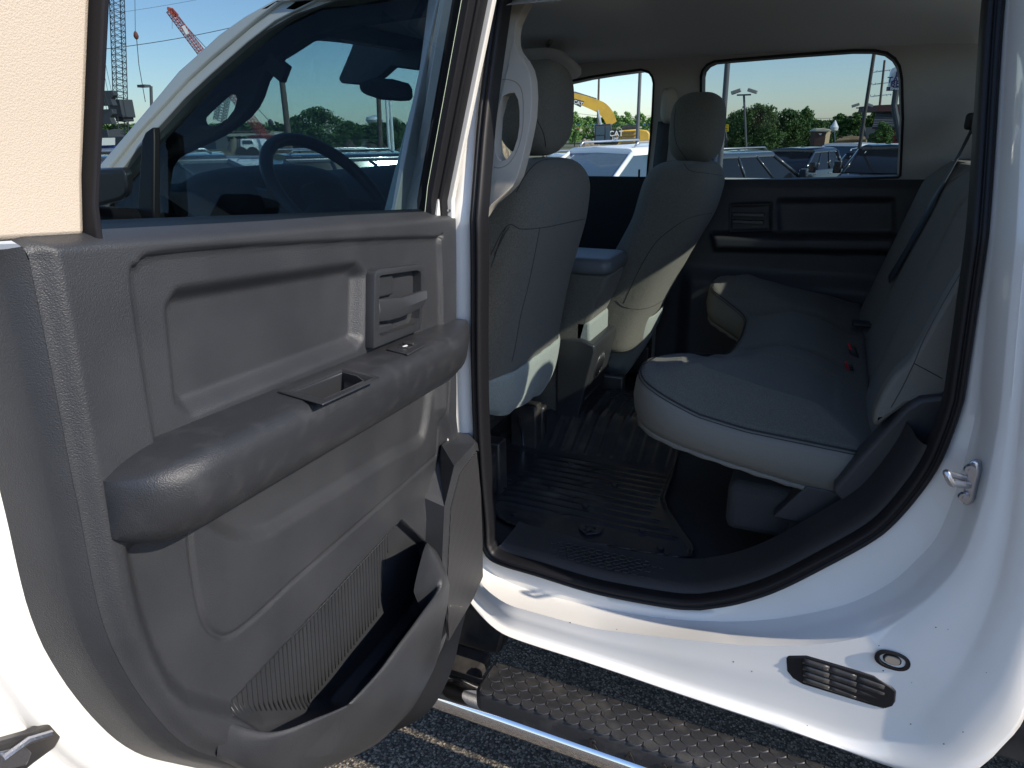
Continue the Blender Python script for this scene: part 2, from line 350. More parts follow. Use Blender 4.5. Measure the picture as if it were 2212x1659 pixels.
    for z0, z1, r in ((0, .004, .010), (.004, .05, .0042), (.05, .064, .0055)): g.cyl(a0+DV*z0, a0+DV*z1, r, r*.92, 14)
    for z in (.052, .056, .060): g.tube([a0+DV*z+.0056*(math.cos(q)*DN+math.sin(q)*DS) for q in np.linspace(0, 2*math.pi, 13)[:-1]], .0009, 5, closed=True)
    mk('lock_knob', g, TRIMS, d)
    # armrest
    prof = [(-.03, 1.2145), (.0, 1.2145), (.052, 1.2142), (.064, 1.2105), (.071, 1.202), (.073, 1.190), (.071, 1.172), (.065, 1.152), (.056, 1.134), (.042, 1.120), (.02, 1.108), (-.03, 1.100)]
    rows = []
    for s in np.r_[np.linspace(-.030, .12, 18), np.linspace(.14, .73, 32), .735+.092*np.sin(np.linspace(.1, math.pi/2, 14))]:
        e = ss(np.array(s), -.06, .13)**.9; e = .30+.70*float(e)
        if s > .735: q = min(1, (s-.735)/.092); e *= math.sqrt(max(0, 1-q**3.4))
        lift = 0 if s < .80 else 0
        row = []
        for n, t in prof:
            nn = n*e if n > 0 else n; tt = 1.2145-(1.2145-t)*1
            if s > .735: tt = 1.170+(tt-1.170)*(1-.42*min(1, (s-.735)/.092)**2.5)
            row.append(DW(s, nn, tt))
        rows.append(row)
    g = G(); g.grid(rows, True); n_ = len(prof); g.f.append(tuple(range(n_))); k = (len(rows)-1)*n_; g.f.append(tuple(k+i for i in reversed(range(n_))))
    arm = mk('armrest', g, ARMM, d, ang=70)
    def D2(x, y): return (221+.375*x, 442+.375*y)
    ci = [DT(*D2(*p), 1.2135) for p in ((1100, 1080), (1385, 967), (1535, 1005), (1285, 1120))]; co = [DT(*D2(*p), 1.2135) for p in ((1010, 1090), (1370, 945), (1605, 1010), (1270, 1165))]
    g = G(); a = [DW(s, n, 1.23) for s, n, _ in ci]; b = [DW(s, min(n, .05)*.8, 1.160) for s, n, _ in ci]; g.add(a+b, [(0, 1, 2, 3), (7, 6, 5, 4)]+[(i, (i+1) % 4, (i+1) % 4+4, i+4) for i in range(4)])
    cut(arm, g)
    g = G(); r = [[DW(s, n, 1.2155) for s, n, _ in co], [DW(s, n, 1.2175) for s, n, _ in co]]
    mid = [(.3*a[0]+.7*b[0], .3*a[1]+.7*b[1]) for a, b in zip(co, ci)]
    r += [[DW(s, n, 1.2165) for s, n in mid], [DW(s, n, 1.213) for s, n, _ in ci], [DW(s, min(n, .05)*.8, 1.163) for s, n, _ in ci]]
    g.grid(r, True); g.f.append((16, 17, 18, 19)); mk('pull_cup', g, TRIMS, d, bevel=.0015)
    def D5(x, y): return (719+.2*x, 442+.2*y)
    sw = [DT(*D5(*p), 1.2145) for p in ((575, 1575), (740, 1485), (1000, 1530), (810, 1630))]
    g = G(); g.prism([DW(s, n, 1.2145) for s, n, _ in sw], DV*.0025); mk('window_switch', g, TRIMS, d, bevel=.002)
    sc = np.mean([s[:2] for s in sw], axis=0); g = G()
    g.prism([DW(sc[0]+x, sc[1]+y, 1.216) for x, y in ((-.024, -.010), (.010, -.010), (.010, .012), (-.024, .012))], DV*.003)
    g.prism([DW(sc[0]+x, sc[1]+y, 1.219) for x, y in ((-.012, -.010), (-.006, -.010), (-.006, .012), (-.012, .012))], DV*.004); kb = mk('switch_button', g, TRIMD, d, bevel=.0015)
    g = G(); g.prism([DW(sc[0]+.003+.007*math.cos(a), sc[1]+.001+.004*max(-.4, math.sin(a)), 1.2195) for a in np.linspace(0, 6.28, 14)[:-1]], DV*.0005); mk('switch_symbol', g, WPLAST, d)
    # inner release: bezel, pocket, pull handle, lock levers
    bz = DPs([D5(*p) for p in ((445, 760), (455, 722), (490, 698), (950, 645), (972, 668), (972, 900), (937, 1352), (432, 1556))], .004)
    bi = DPs([D5(*p) for p in ((487, 800), (497, 772), (520, 762), (895, 708), (935, 722), (942, 760), (936, 1080), (920, 1230), (895, 1285), (510, 1425), (490, 1400))], .004)
    g = G(); g.prism([DW(s, -.02, t) for s, t in bz], DN*.026); bez = mk('handle_bezel', g, TRIMS, d, bevel=.002)
    g = G(); g.prism([DW(s, -.015, t) for s, t in bi], DN*.05); cut(bez, g)
    g = G(); g.grid([[DW(s, .0, t) for s, t in bi], [DW(s, -.045, .97*t+.03*1.285) for s, t in bi]], True); g.f.append(tuple(range(len(bi), 2*len(bi)))); mk('handle_pocket', g, TRIMS, d)
    g = G(); rows = []
    for (u0, v0, u1, v1, k) in ((485, 1025, 485, 1275, .002), (620, 1010, 620, 1262, .008), (752, 1002, 755, 1222, .014), (880, 960, 880, 1165, .022), (985, 922, 975, 1118, .030), (1024, 925, 1000, 1085, .033)):
        a = DP(*D5(u0, v0), k); b = DP(*D5(u1, v1), k)
        rows.append([DW(a[0], k, a[1]), DW((a[0]+b[0])/2, k+.004, (a[1]+b[1])/2), DW(b[0], k-.002, b[1]), DW(b[0], k-.012, b[1]+.004), DW(a[0], k-.012, a[1]-.002)])
    g.grid(rows, True); g.f += [(0, 1, 2, 3, 4), tuple(25+i for i in (4, 3, 2, 1, 0))]; mk('pull_handle', g, TRIMS, d, bevel=.002, ang=30)
    for pl, nm in ((((492, 775), (560, 750), (645, 748), (665, 830), (655, 975), (490, 1012)), 'lock_lever'), (((490, 1305), (650, 1278), (645, 1345), (610, 1385), (492, 1415)), 'lock_lever')):
        q = DPs([D5(*p) for p in pl], -.002); g = G(); g.prism([DW(s, -.03, t) for s, t in q], DN*.028); mk(nm, g, TRIMS, d, bevel=.004, seg=3)
    # latch set in the door edge
    lp = DPs([(-30, 1610), (40, 1590), (75, 1580), (110, 1556), (128, 1558), (132, 1588), (118, 1615), (70, 1650), (20, 1690), (-30, 1700)], -.088); g = G(); g.prism([DW(s, -.100, t) for s, t in lp], DN*.014); lt = mk('door_latch', g, METAL_D, d, bevel=.003)
    lq = DPs([(-20, 1625), (45, 1608), (62, 1622), (50, 1650), (-20, 1668)], -.088); g = G(); g.prism([DW(s, -.088, t) for s, t in lq], DN*.006); mk('latch_plate', g, STEEL, lt, bevel=.002)
    g = G(); a_ = [DW(*(lambda q: (q[0], -.082, q[1]))(DP(u, v, -.082))) for u, v in ((5, 1640), (60, 1600), (110, 1585))]; g.tube(a_, .004, 8); mk('latch_catch', g, STEEL, lt)
    # map pocket
    ri = [(917, 1175), (929, 1208), (945, 1255), (902, 1317), (855, 1380), (807, 1445), (750, 1507), (731, 1521), (663, 1544), (589, 1569), (520, 1562)]
    ro = [(921, 1172), (945, 1197), (970, 1262), (933, 1345), (893, 1395), (855, 1445), (795, 1510), (765, 1535), (712, 1573), (617, 1621), (537, 1642)]
    bo = [(926, 1174), (952, 1203), (974, 1275), (968, 1345), (961, 1400), (948, 1450), (908, 1525), (878, 1562), (820, 1615), (720, 1660), (600, 1685)]
    kk = [.066, .072, .080, .082, .080, .077, .070, .064, .048, .026, .006]
    A1 = [(*DP(*p, k), k) for p, k in zip(ri, kk)]; A2 = [(*DP(*p, k+.004), k+.004) for p, k in zip(ro, kk)]; A3 = [(*DP(*p, .75*k+.004), .75*k+.004) for p, k in zip(bo, kk)]
    A0 = [(s, t-.10*min(1, k/.06), k-.025) for s, t, k in A1]; A4 = [(*DP(u-16, v-8, -.03), -.03) for u, v in bo]; Am = [((a[0]*.55+b[0]*.45), (a[1]*.55+b[1]*.45)+.001, (a[2]+b[2])/2+.004) for a, b in zip(A1, A2)]
    ee = [(*DP(u, v, k), k) for u, v, k in ((480, 1533, -.014), (478, 1533, -.010), (476, 1545, -.006), (472, 1568, -.003), (470, 1640, -.001), (462, 1640, -.03))]; g = G(); g.grid([cm([DW(s, n, t) for s, t, n in q+[e_]], 5) for q, e_ in zip((A0, A1, Am, A2, A3, A4), ee)]); mk('map_pocket', g, TRIM, d, ang=80, solid=0, sub=1)
    rb = DPs([(500, 1524), (868, 1123), (862, 1300), (640, 1545), (585, 1563)], -.018)
    g = G(); (x0, y0), (x1, y1) = rb[0], rb[1]; ex = np.array([x1-x0, y1-y0]); L = np.linalg.norm(ex); ex /= L; ey = np.array([-ex[1], ex[0]])
    if (np.array(rb[3])-np.array(rb[0])).dot(ey) < 0: ey = -ey
    nr = 46
    for i in range(nr):
        a = .006+i*(L-.012)/nr; # thin raised ribs running down the pocket wall
        p0 = np.array(rb[0])+ex*a; ln_ = max(.01, min(.19, .03+(L-a)*2.6) if a > L*.55 else min(.19, .02+a*.95))
        q0 = p0+np.array([0.0, -1.])*ln_*.9+ex*0; pr = [np.array(p0)*(1-f_)+np.array(q0)*f_ for f_ in np.linspace(0, 1, 7)]; g.tube([DW(p_[0], float(hf(np.array([[p_[0]]]), np.array([[p_[1]]]))[0, 0])+.0004, p_[1]) for p_ in pr], .0011, 5)
    mk('pocket_ribs', g, TRIMS, d, ang=180)
    # speaker grille
    DX = lambda x, y: (820.6+.5895*x, 820.6+.5895*y)
    gp = [DX(*p) for p in ((352, 262), (366, 400), (372, 530), (375, 720), (340, 800), (250, 955), (245, 740), (258, 470), (290, 345))]
    ga = [DR(*p, .006) for p in gp]; g = G(); g.prism([DW(s, k-.004, t) for s, t, k in ga], DN*.006); mk('speaker_grille', g, mat_mesh(), d)
    def K(x, y, k): s_, t_ = DP(*DX(x, y), k); return DW(s_, k, t_)
    def Q(x, y, o): s_, t_, k_ = DR(*DX(x, y), o); return DW(s_, k_, t_)
    V_ = [K(226, 238, -.012), K(216, 292, -.020), K(158, 430, -.024), K(160, 600, -.024), K(214, 668, -.02), Q(272, 315, .008), Q(236, 465, .008), Q(228, 660, .008), Q(238, 740, .008), K(314, 168, -.016), Q(345, 234, .006), Q(354, 258, .006),
          Q(291, 343, .006), Q(259, 470, .006), Q(249, 720, .006), Q(246, 800, .006), Q(236, 800, .004), K(322, 160, -.05), Q(360, 232, -.03), Q(366, 262, -.03), K(180, 700, -.04)]
    g = G(); g.add(V_, [(0, 9, 10, 5), (0, 5, 6, 1), (1, 6, 2), (2, 6, 7, 3), (3, 7, 8, 4), (5, 10, 11, 12), (5, 12, 13, 6), (6, 13, 14, 7), (7, 14, 15, 8), (8, 15, 16), (9, 17, 18, 10), (10, 18, 19, 11), (4, 8, 20)])
    mk('speaker_bezel', g, TRIM, d, ang=20)
    return d
def mat_mesh():
    m = mat('speaker_mesh', (.05, .05, .052), .45); nt = m.node_tree; b = nt.nodes['Principled BSDF']; tc = nt.nodes['Texture Coordinate']
    v = nt.nodes.new('ShaderNodeTexVoronoi'); v.inputs['Scale'].default_value = 260; v.inputs['Randomness'].default_value = 0; sp = nt.nodes.new('ShaderNodeSeparateXYZ'); cb_ = nt.nodes.new('ShaderNodeCombineXYZ'); nt.links.new(tc.outputs['Object'], sp.inputs[0]); nt.links.new(sp.outputs['Y'], cb_.inputs[0]); nt.links.new(sp.outputs['Z'], cb_.inputs[1]); v.voronoi_dimensions = '2D'; nt.links.new(cb_.outputs[0], v.inputs['Vector'])
    r = nt.nodes.new('ShaderNodeValToRGB'); r.color_ramp.elements[0].color = (.004, .004, .004, 1); r.color_ramp.elements[1].color = (.055, .055, .06, 1); r.color_ramp.elements[0].position = .33; r.color_ramp.elements[1].position = .5
    nt.links.new(v.outputs['Distance'], r.inputs[0]); nt.links.new(r.outputs[0], b.inputs['Base Color']); return m
build_door()
# ---------------------------------------------------------------- body side: flange, sill, quarter panel
def xz(l, Y): return [PS(u, v, Y)[[0, 2]] for u, v in l]
def body():
    blocks = []
    L0 = [(1038, 240), (1020, 497), (1022, 800), (1030, 995), (1041, 1123), (1042, 1171)]
    B0 = [(1042, 1171), (1057, 1200), (1090, 1218), (1161, 1239), (1264, 1271), (1347, 1290), (1458, 1309), (1516, 1312)]
    R0 = [(1516, 1312), (1593, 1300), (1683, 1271), (1795, 1215), (1885, 1165), (1935, 1125), (1988, 1063), (2026, 1007), (2053, 946), (2077, 876), (2086, 830), (2120, 600), (2142, 396), (2164, 55)]
    def curve(l, b, r, Y, dx, top, lb=None):
        P = []
        P = [[p-np.array((dx, 0)) for p in xz(L0[:-1], 1.25)], xz(b, Y), xz(r, Y)]
        if lb is not None: P[1] = [np.array(p) for p in lb]+[p for p in P[1] if p[0] > lb[-1][0]+.03]
        P[0].append(P[1][0])
        a = np.array([(-.645-dx, top-.03)]+list(P[0])); b_ = np.array(P[1]); c = np.array(list(P[2])+[(P[2][-1][0]-.004, 1.79)])
        t_ = np.array([c[-1], (c[-1][0]-.05, top-.005), (c[-1][0]-.16, top), (-.5, top), (-.60-dx, top-.006), a[0]])
        return np.vstack([rs(a, 40)[:-1], rs(b_, 50)[:-1], rs(c, 80)[:-1], rs(t_, 40)[:-1]])
    def to3(c, Y):
        out = []
        for i, (x, z) in enumerate(c):
            w_ = max(1-float(ss(np.array(float(i)), 36, 52)), float(ss(np.array(float(i)), 178, 200))); y = Y*(1-w_)+(1.25-.12*(1.25-Y))*w_; out.append(np.array((x, y+tum(z), z)))
        return out
    c0 = curve(L0, B0, R0, 1.25, 0, 1.865)
    L1 = [(u-5, v) for u, v in L0[:-1]]+[(1036, 1190)]
    B1 = [(1036, 1190), (1050, 1226), (1085, 1254), (1161, 1280), (1264, 1306), (1360, 1325), (1458, 1338), (1560, 1343)]
    R1 = [(1560, 1343), (1640, 1340), (1725, 1329), (1835, 1303), (1925, 1258), (1975, 1214), (2020, 1165), (2050, 1100), (2074, 1030), (2095, 950), (2108, 880), (2132, 600), (2152, 396), (2173, 55)]
    c1 = curve(L1, B1, R1, 1.238, .007, 1.872, [(-.664, .64), (-.645, .602), (-.60, .584)])
    L2 = [(u-12, v) for u, v in L0[:-1]]+[(1018, 1230)]
    B2 = [(1018, 1230), (1035, 1268), (1065, 1296), (1155, 1322), (1275, 1354), (1350, 1365), (1450, 1377), (1600, 1392)]
    R2 = [(1600, 1392), (1690, 1394), (1790, 1388), (1900, 1364), (1985, 1310), (2040, 1262), (2080, 1208), (2105, 1147), (2133, 1053), (2150, 960), (2163, 880), (2188, 600), (2203, 396), (2222, 55)]
    c2 = curve(L2, B2, R2, 1.165, .024, 1.885, [(-.682, .62), (-.665, .592), (-.62, .583)])
    L3 = [(u-18, v) for u, v in L0[:-1]]+[(1000, 1270)]
    B3 = [(1000, 1270), (1002, 1300), (1012, 1331), (1100, 1360), (1250, 1408), (1350, 1440), (1450, 1473), (1688, 1549)]
    R3 = [(1688, 1549), (1813, 1594), (1888, 1607), (1938, 1600), (1990, 1576), (2035, 1520), (2072, 1470), (2105, 1413), (2152, 1296), (2175, 1200), (2190, 1110), (2225, 700), (2245, 396), (2266, 55)]
    c3 = curve(L3, B3, R3, 1.149, .038, 1.89, [(-.698, .60), (-.685, .565), (-.65, .546)])
    L4 = [(u-22, v) for u, v in L0[:-1]]+[(990, 1285)]
    B4 = [(990, 1285), (991, 1320), (1004, 1350), (1100, 1380), (1250, 1430), (1350, 1464), (1450, 1499), (1700, 1583)]
    R4 = [(1700, 1583), (1830, 1628), (1915, 1660), (2000, 1688), (2080, 1690), (2135, 1655), (2165, 1625), (2212, 1570), (2240, 1480), (2262, 1380), (2280, 1260), (2330, 800), (2350, 396), (2370, 55)]
    c4 = curve(L4, B4, R4, 1.132, .045, 1.90, [(-.705, .60), (-.70, .555), (-.66, .545)])
    def mixc(a, b, f): return a*(1-f)+b*f
    rows = [to3(c0, 1.262), to3(c0, 1.250), to3(mixc(c0, c1, .5), 1.241), to3(c1, 1.238), to3(mixc(c1, c2, .12), 1.226), to3(mixc(c1, c2, .5), 1.190), to3(mixc(c1, c2, .9), 1.168), to3(c2, 1.163),
            to3(mixc(c2, c3, .3), 1.160), to3(mixc(c2, c3, .42), 1.157), to3(mixc(c2, c3, .52), 1.1575), to3(mixc(c2, c3, .85), 1.153), to3(mixc(c2, c3, .96), 1.151), to3(c3, 1.148), to3(mixc(c3, c4, .3), 1.138), to3(mixc(c3, c4, .6), 1.134), to3(mixc(c3, c4, .9), 1.136), to3(c4, 1.142), to3(c4, 1.155), to3(c4, 1.30)]
    g = G(); rows = [r+[r[0]] for r in rows]; g.grid(rows); b = mk('body_side', g, WHITE, truck, ang=60, sub=0)
    # drain plug, air extractor, striker
    def on(u, v, Y=1.15): return PS(u, v, Y)
    def C2(x, y): return (885+.6*x, 1244+.6*y)
    def C3(x, y): return (1438+.25*x, 1272+.25*y)
    ex = [C3(*p) for p in ((1042, 600), (1060, 576), (1215, 574), (1800, 750), (1960, 850), (1992, 880), (1985, 970), (1960, 1010), (1900, 1030), (1800, 1010), (1180, 820), (1100, 770), (1050, 710))]
    dg = bpy.context.evaluated_depsgraph_get(); be = b.evaluated_get(dg)
    def hit(u, v): return np.array(be.ray_cast(Vector(O), Vector(ray(u, v)).normalized())[1])
    P = [hit(u, v) for u, v in ex]; cen = np.mean(P, axis=0); ny = np.array([0, -1., 0])
    g = G(); g.prism([p+np.array([0, .006, 0]) for p in P], (0, -.0085, 0)); vent = mk('air_extractor', g, RUB, b, bevel=.003, seg=3)
    
    ax = on(*C3(1900, 900), 1.142)-on(*C3(1100, 640), 1.142); ax /= np.linalg.norm(ax); az = np.cross(ax, ny); az *= np.sign(az[2])
    for i in range(4):
        for j in range(3):
            c = cen+az*(.020-.0135*i)+ax*(-.046+.046*j+.003*(i-1.5)); g = G(); rows = []
            for q in np.linspace(-.0225, .0225, 5): rows.append([c+ax*q+az*.0066*math.cos(w_)+ny*(.0005+.004*math.sin(w_)) for w_ in np.linspace(math.pi*1.0, 0, 7)])
            g.grid(rows); mk('flap', g, METAL_D, vent, solid=.001, ang=180)
    pc = hit(*C3(1957, 608))+np.array((0, -.002, 0)); g = G()
    g.v += []; rings = []
    for r_, y in ((.0225, 0), (.0225, -.003), (.017, -.004), (.0155, .003), (.012, .004), (.0115, -.001), (.009, -.002)): rings.append(super_ring(pc+ny*-y, ax, az, r_*1.25, r_*.82, 2.3, 28))
    soft(g, rings, capa=False); mk('drain_plug', g, RUB, b, ang=60)
    g = G(); soft(g, [super_ring(pc+ny*.0015, ax, az, .0125, .0085, 2.6, 20), super_ring(pc+ny*.003, ax, az, .0115, .0075, 2.6, 20)], capa=False); mk('plug_centre', g, mat('dusty_rubber', (.28, .24, .19), .8), b)
    def C4(x, y): return (1825+.4667*x, 829.5+.4667*y)
    pl = [C4(*p) for p in ((590, 350), (615, 365), (620, 410), (603, 470), (590, 540), (570, 566), (545, 560), (538, 520), (555, 460), (560, 410), (570, 365))]
    Ys = 1.172; P = [on(u, v, Ys) for u, v in pl]; g = G(); g.prism(P, (0.008, .012, 0)); st = mk('striker', g, STEEL, b, bevel=.003)
    g = G(); a = on(*C4(550, 435), Ys-.006); b_ = on(*C4(572, 470), Ys-.006); a2 = on(*C4(470, 412), Ys-.055); b2 = on(*C4(492, 458), Ys-.055)
    g.tube(cm([a, a*.25+a2*.75, a2, b2, b2*.75+b_*.25, b_], 5), .0052, 10); mk('striker_loop', g, STEEL, st)
    for q in ((578, 392), (550, 520)):
        c = on(*C4(*q), Ys-.004); g = G(); g.cyl(c, c+ny*.006, .0085, .0075, 12); g.cyl(c+ny*.005, c+ny*.007, .004, .003, 6); mk('striker_bolt', g, STEEL, st)
    # weatherstrip following the flange
    ctr = c0; nx = []; T_ = np.roll(ctr, -1, 0)-np.roll(ctr, 1, 0); nn = np.c_[-T_[:, 1], T_[:, 0]]; nn /= np.linalg.norm(nn, axis=1)[:, None]
    if ((ctr-np.array([-.2, 1.2]))*nn).sum() > 0: nn = -nn                    # pointing into the opening
    rows = []
    for k in range(11):
        a = k/10; 
        prof = ((.0, 1.262), (-.001, 1.244), (.002, 1.236), (.006, 1.233), (.010, 1.236), (.0115, 1.241), (.013, 1.237), (.017, 1.233), (.022, 1.236), (.0245, 1.246), (.025, 1.275))
        o, y = prof[k]; rows.append([np.array((p[0]+q[0]*o, y+tum(p[1]), p[1]+q[1]*o)) for p, q in zip(ctr, nn)])
    g = G(); g.grid([r+[r[0]] for r in rows]); mk('door_seal', g, RUB, truck, ang=180)
    rng = random.Random(4)
    for _ in range(26):                                  # small stone chips and grit on the paint
        u = rng.uniform(1080, 2150); v = rng.uniform(1330, 1620); d_ = Vector(ray(u, v)).normalized(); ok, loc, nor, _i = be.ray_cast(Vector(O), d_)
        if not ok: continue
        n_ = np.array(nor); n_ = n_ if n_.dot(np.array(d_)) < 0 else -n_; c_ = np.array(loc); q_ = rng.uniform(.0007, .0016); g = G(); a1 = np.cross(n_, (0, 0, 1)); a1 /= np.linalg.norm(a1)+1e-9; a2 = np.cross(n_, a1)
        g.prism([c_+a1*q_*math.cos(t)*rng.uniform(.7, 1.2)+a2*q_*math.sin(t) for t in (0, 1.2, 2.4, 3.6, 4.9)], n_*.0004); mk('paint_chip', g, METAL_D, b)
    # inner door surround: lip, sill plate
    rows = []
    for o, y in ((.023, 1.262), (.026, 1.262), (.034, 1.268), (.040, 1.285), (.044, 1.32), (.052, 1.355)): rows.append([np.array((p[0]+q[0]*o, y+tum(p[1]), p[1]+q[1]*o)) for p, q in zip(ctr, nn)])
    i0, i1 = 42, 124; g = G(); g.grid([r[i0:i1] for r in rows]); sp = mk('sill_plate', g, TRIMD, truck, ang=60)
    g = G(); nh = 0
    for i in range(22):
        for j in range(3):
            x = -.50+i*.0185+(j % 2)*.009; y = 1.288+j*.018; z = .656+.0035*j
            if x > -.12: continue
            g.tube([(x+.0085*math.cos(q), y+.0085*math.sin(q), z-.002) for q in np.linspace(0, 2*math.pi, 7)[:-1]], .0012, 4, closed=True)
    mk('tread_pattern', g, TRIMD, sp)
    return c0, nn, b
c0, c0n, bodyside = body()
from mathutils.geometry import tessellate_polygon
def plate(outline, holes, W, th, g=None):                 # plate with openings: W(a, b, depth) -> world
    g = g or G(); loops = [list(outline)]+[list(h) for h in holes]; tris = tessellate_polygon([[Vector((p[0], p[1], 0)) for p in l] for l in loops])
    pts = [p for l in loops for p in l]; n = len(pts); f = [tuple(t) for t in tris]+[tuple(i+n for i in reversed(t)) for t in tris]; k = 0
    for l in loops:
        m = len(l); f += [(k+i, k+(i+1) % m, k+(i+1) % m+n, k+i+n) for i in range(m)]; k += m
    return g.add([W(p[0], p[1], 0) for p in pts]+[W(p[0], p[1], th) for p in pts], f)
def on_mesh(objs, px, r, name, m, parent, lift=.0, k=5, smooth=6, **kw):      # a sewn line laid on the surface of a part
    P = cm([(a, b, 0) for a, b in px], smooth); dg = bpy.context.evaluated_depsgraph_get(); out = []; runs = [[]]
    for u, v, _ in P:
        d = Vector(ray(u, v)).normalized(); best = None
        for o in objs:
            e = o.evaluated_get(dg); inv = o.matrix_world.inverted(); ok, loc, nor, _i = e.ray_cast(inv @ Vector(O), (inv.to_3x3() @ d).normalized())
            if ok:
                w_ = o.matrix_world @ loc; q = (w_-Vector(O)).length
                if best is None or q < best[0]: best = (q, np.array(w_), np.array(nor))
        if best is None: runs.append([])
        else:
            nr = best[2]; nr = nr if nr.dot(np.array(d)) < 0 else -nr
            runs[-1].append(best[1]+nr*lift)
    g = G(); done = False
    for q in runs:
        if len(q) > 2: g.tube(q, r, k); done = True
    return mk(name, g, m, parent, ang=180, **kw) if done else None
# ---------------------------------------------------------------- floor
FZ = .615
def tunnel(Y): return .085*float(ss(np.array(Y), 1.80, 2.02)*ss(np.array(-Y), -2.42, -2.20))
g = G(); ys = np.linspace(1.335, 2.76, 60); xs = np.linspace(-1.9, .46, 60)
g.grid([[(x, y, FZ+tunnel(y)+(.10*float(ss(np.array(x), .0, .12)))) for x in xs] for y in ys]); mk('floor_carpet', g, CARPET, truck, ang=60)
# ---------------------------------------------------------------- seats
def ringxy(xc, yc, z, hx, hy, e=4., n=44, lean=0.):
    return [np.array((xc+p[0]+lean*p[1]*0, yc+p[1], z+lean*p[0])) for p in [(q[0], q[1]) for q in [tuple(super_ring((0, 0, 0), (1, 0, 0), (0, 1, 0), hx, hy, e, n)[i][:2]) for i in range(n)]]]
def front_seat(yc, rear, zt, head, depth, name, label, cuty):
    s = None
    zs = np.r_[np.linspace(rear[0][0], zt-.10, 16), zt-.07, zt-.045, zt-.022, zt-.008, zt]
    rz = [r[0] for r in rear]; rx = [r[1] for r in rear]
    rings = []
    for z in zs:
        k = max(0, (z-(zt-.10))/.10); sh = math.sqrt(max(0, 1-k**2.4)); hw = (.252-.012*max(0, (z-1.2)/.3))*(.45+.55*sh) if k > 0 else .252-.012*max(0, (z-1.2)/.3)
        dp = depth*(.42+.58*sh)/1 if k > 0 else depth
        xr = np.interp(z, rz, rx); rings.append(ringxy(xr-depth*.5-(depth-dp)*0, yc, z, dp*.5, hw, 3.6))
    g = G(); soft(g, rings); s = mk(name, g, FAB, truck, ang=180, sub=1, label=label)
    # cushion, base
    g = G(); xf = rx[0]-.12; rr = [ringxy(xf-.22, yc, z, hx, hy, 4) for z, hx, hy in ((.84, .25, .23), (.87, .28, .25), (.93, .285, .255), (.965, .27, .24), (.975, .2, .2))]
    soft(g, rr); mk('seat_cushion', g, FAB, s, ang=180, sub=1)
    g = G(); g.box((xf-.20, yc, .80), (.42, .40, .09)); g.box((xf-.16, yc-.19, .70), (.5, .035, .12)); g.box((xf-.16, yc+.19, .70), (.5, .035, .12)); mk('seat_base', g, METAL_D, s, bevel=.008)
    # headrest
    hz0, hz1, hx, hy0, hy1, hd, tilt = head
    rings = []
    for k in np.linspace(0, 1, 17):
        z = hz0+(hz1-hz0)*k; p = (2*k-1); sh = (1-abs(p)**3.4)**.5 if abs(p) < 1 else 0; top = 1-.20*max(0, k-.25)**1.2; sh = max(sh, .30 if k == 0 else .12)
        rings.append(ringxy(hx+tilt*(z-hz0), (hy0+hy1)/2, z, hd*.5*(.35+.65*sh), (hy1-hy0)*.5*sh*top*(.92+.08*sh), 2.8, 40))
    g = G(); soft(g, rings); h = mk('headrest', g, FAB, s, ang=180, sub=1)
    for y in (-.06, .06): mk('headrest_post', G().cyl((hx, (hy0+hy1)/2+y, zt-.04), (hx, (hy0+hy1)/2+y, hz0+.03), .006), CHROME, h)
    return s, h
drv, drvh = front_seat(1.70, [(.88, -.715), (.95, -.70), (1.05, -.682), (1.15, -.664), (1.25, -.637), (1.35, -.608), (1.45, -.597), (1.52, -.60)], 1.512, (1.518, 1.738, -.70, 1.565, 1.84, .145, .06), .20, 'driver_seat', 'grey cloth driver seat nearest the open door', 0)
psg, psgh = front_seat(2.45, [(.84, -.56), (.95, -.535), (1.0, -.515), (1.16, -.440), (1.30, -.368), (1.40, -.345), (1.48, -.34)], 1.478, (1.470, 1.685, -.435, 2.30, 2.585, .165, .02), .235, 'passenger_seat', 'grey cloth front passenger seat leaning back by the far window', 0)
# carpeted lower flap of the driver seat back, hanging free at the bottom
rows = []
for k, (z, x, y0, y1, d) in enumerate(((.998, -.689, 1.452, 1.948, .0), (.99, -.683, 1.448, 1.952, .0), (.94, -.690, 1.45, 1.950, .0), (.89, -.700, 1.45, 1.946, .0), (.845, -.712, 1.45, 1.93, .0), (.825, -.722, 1.46, 1.90, 0.))):
    row = []
    for t in np.linspace(0, 1, 25):
        y = y0+(y1-y0)*t; c = abs(2*t-1)**6; zz = z+(.045*(1-t)+.003*math.sin(t*23) if k > 3 else 0)+(.03*c if k > 3 else 0)
        row.append((x-.060*c+.002*math.sin(t*40+k), y, zz))
    rows.append(row)
g = G(); g.grid(rows); mk('carpet_flap', g, CARPETB, drv, ang=180, solid=.006, sub=1)
rows = []
for z, x, w_ in ((.96, -.520, .20), (.90, -.53, .19), (.80, -.575, .16), (.72, -.62, .10), (.69, -.64, .06)): rows.append([(x-.10*abs(2*t-1)**4, 2.45+w_*(2*t-1), z) for t in np.linspace(0, 1, 17)])
g = G(); g.grid(rows); mk('carpet_flap', g, CARPETB, psg, ang=180, solid=.006, sub=1)
def P3(x, y): return (1023+.25*x, .25*y)                  # measuring grids of the enlarged crops
def PB(x, y): return (995.4+.55*x, .55*y)
def PC(x, y): return (995.4+.2667*x, 497.7+.2667*y)
S1 = lambda px, ob, par, r=.0011, nm='seam', m=SEAM, l=0: on_mesh([ob], px, r, nm, m, par, lift=l)
S1([PB(*p) for p in ((118, 1050), (180, 890), (240, 900), (330, 893), (430, 872), (510, 855), (535, 850))], drv, drv)
S1([P3(*p) for p in ((370, 1659), (420, 1560), (500, 1450), (600, 1385), (800, 1375), (950, 1400), (1050, 1440))], drv, drv)
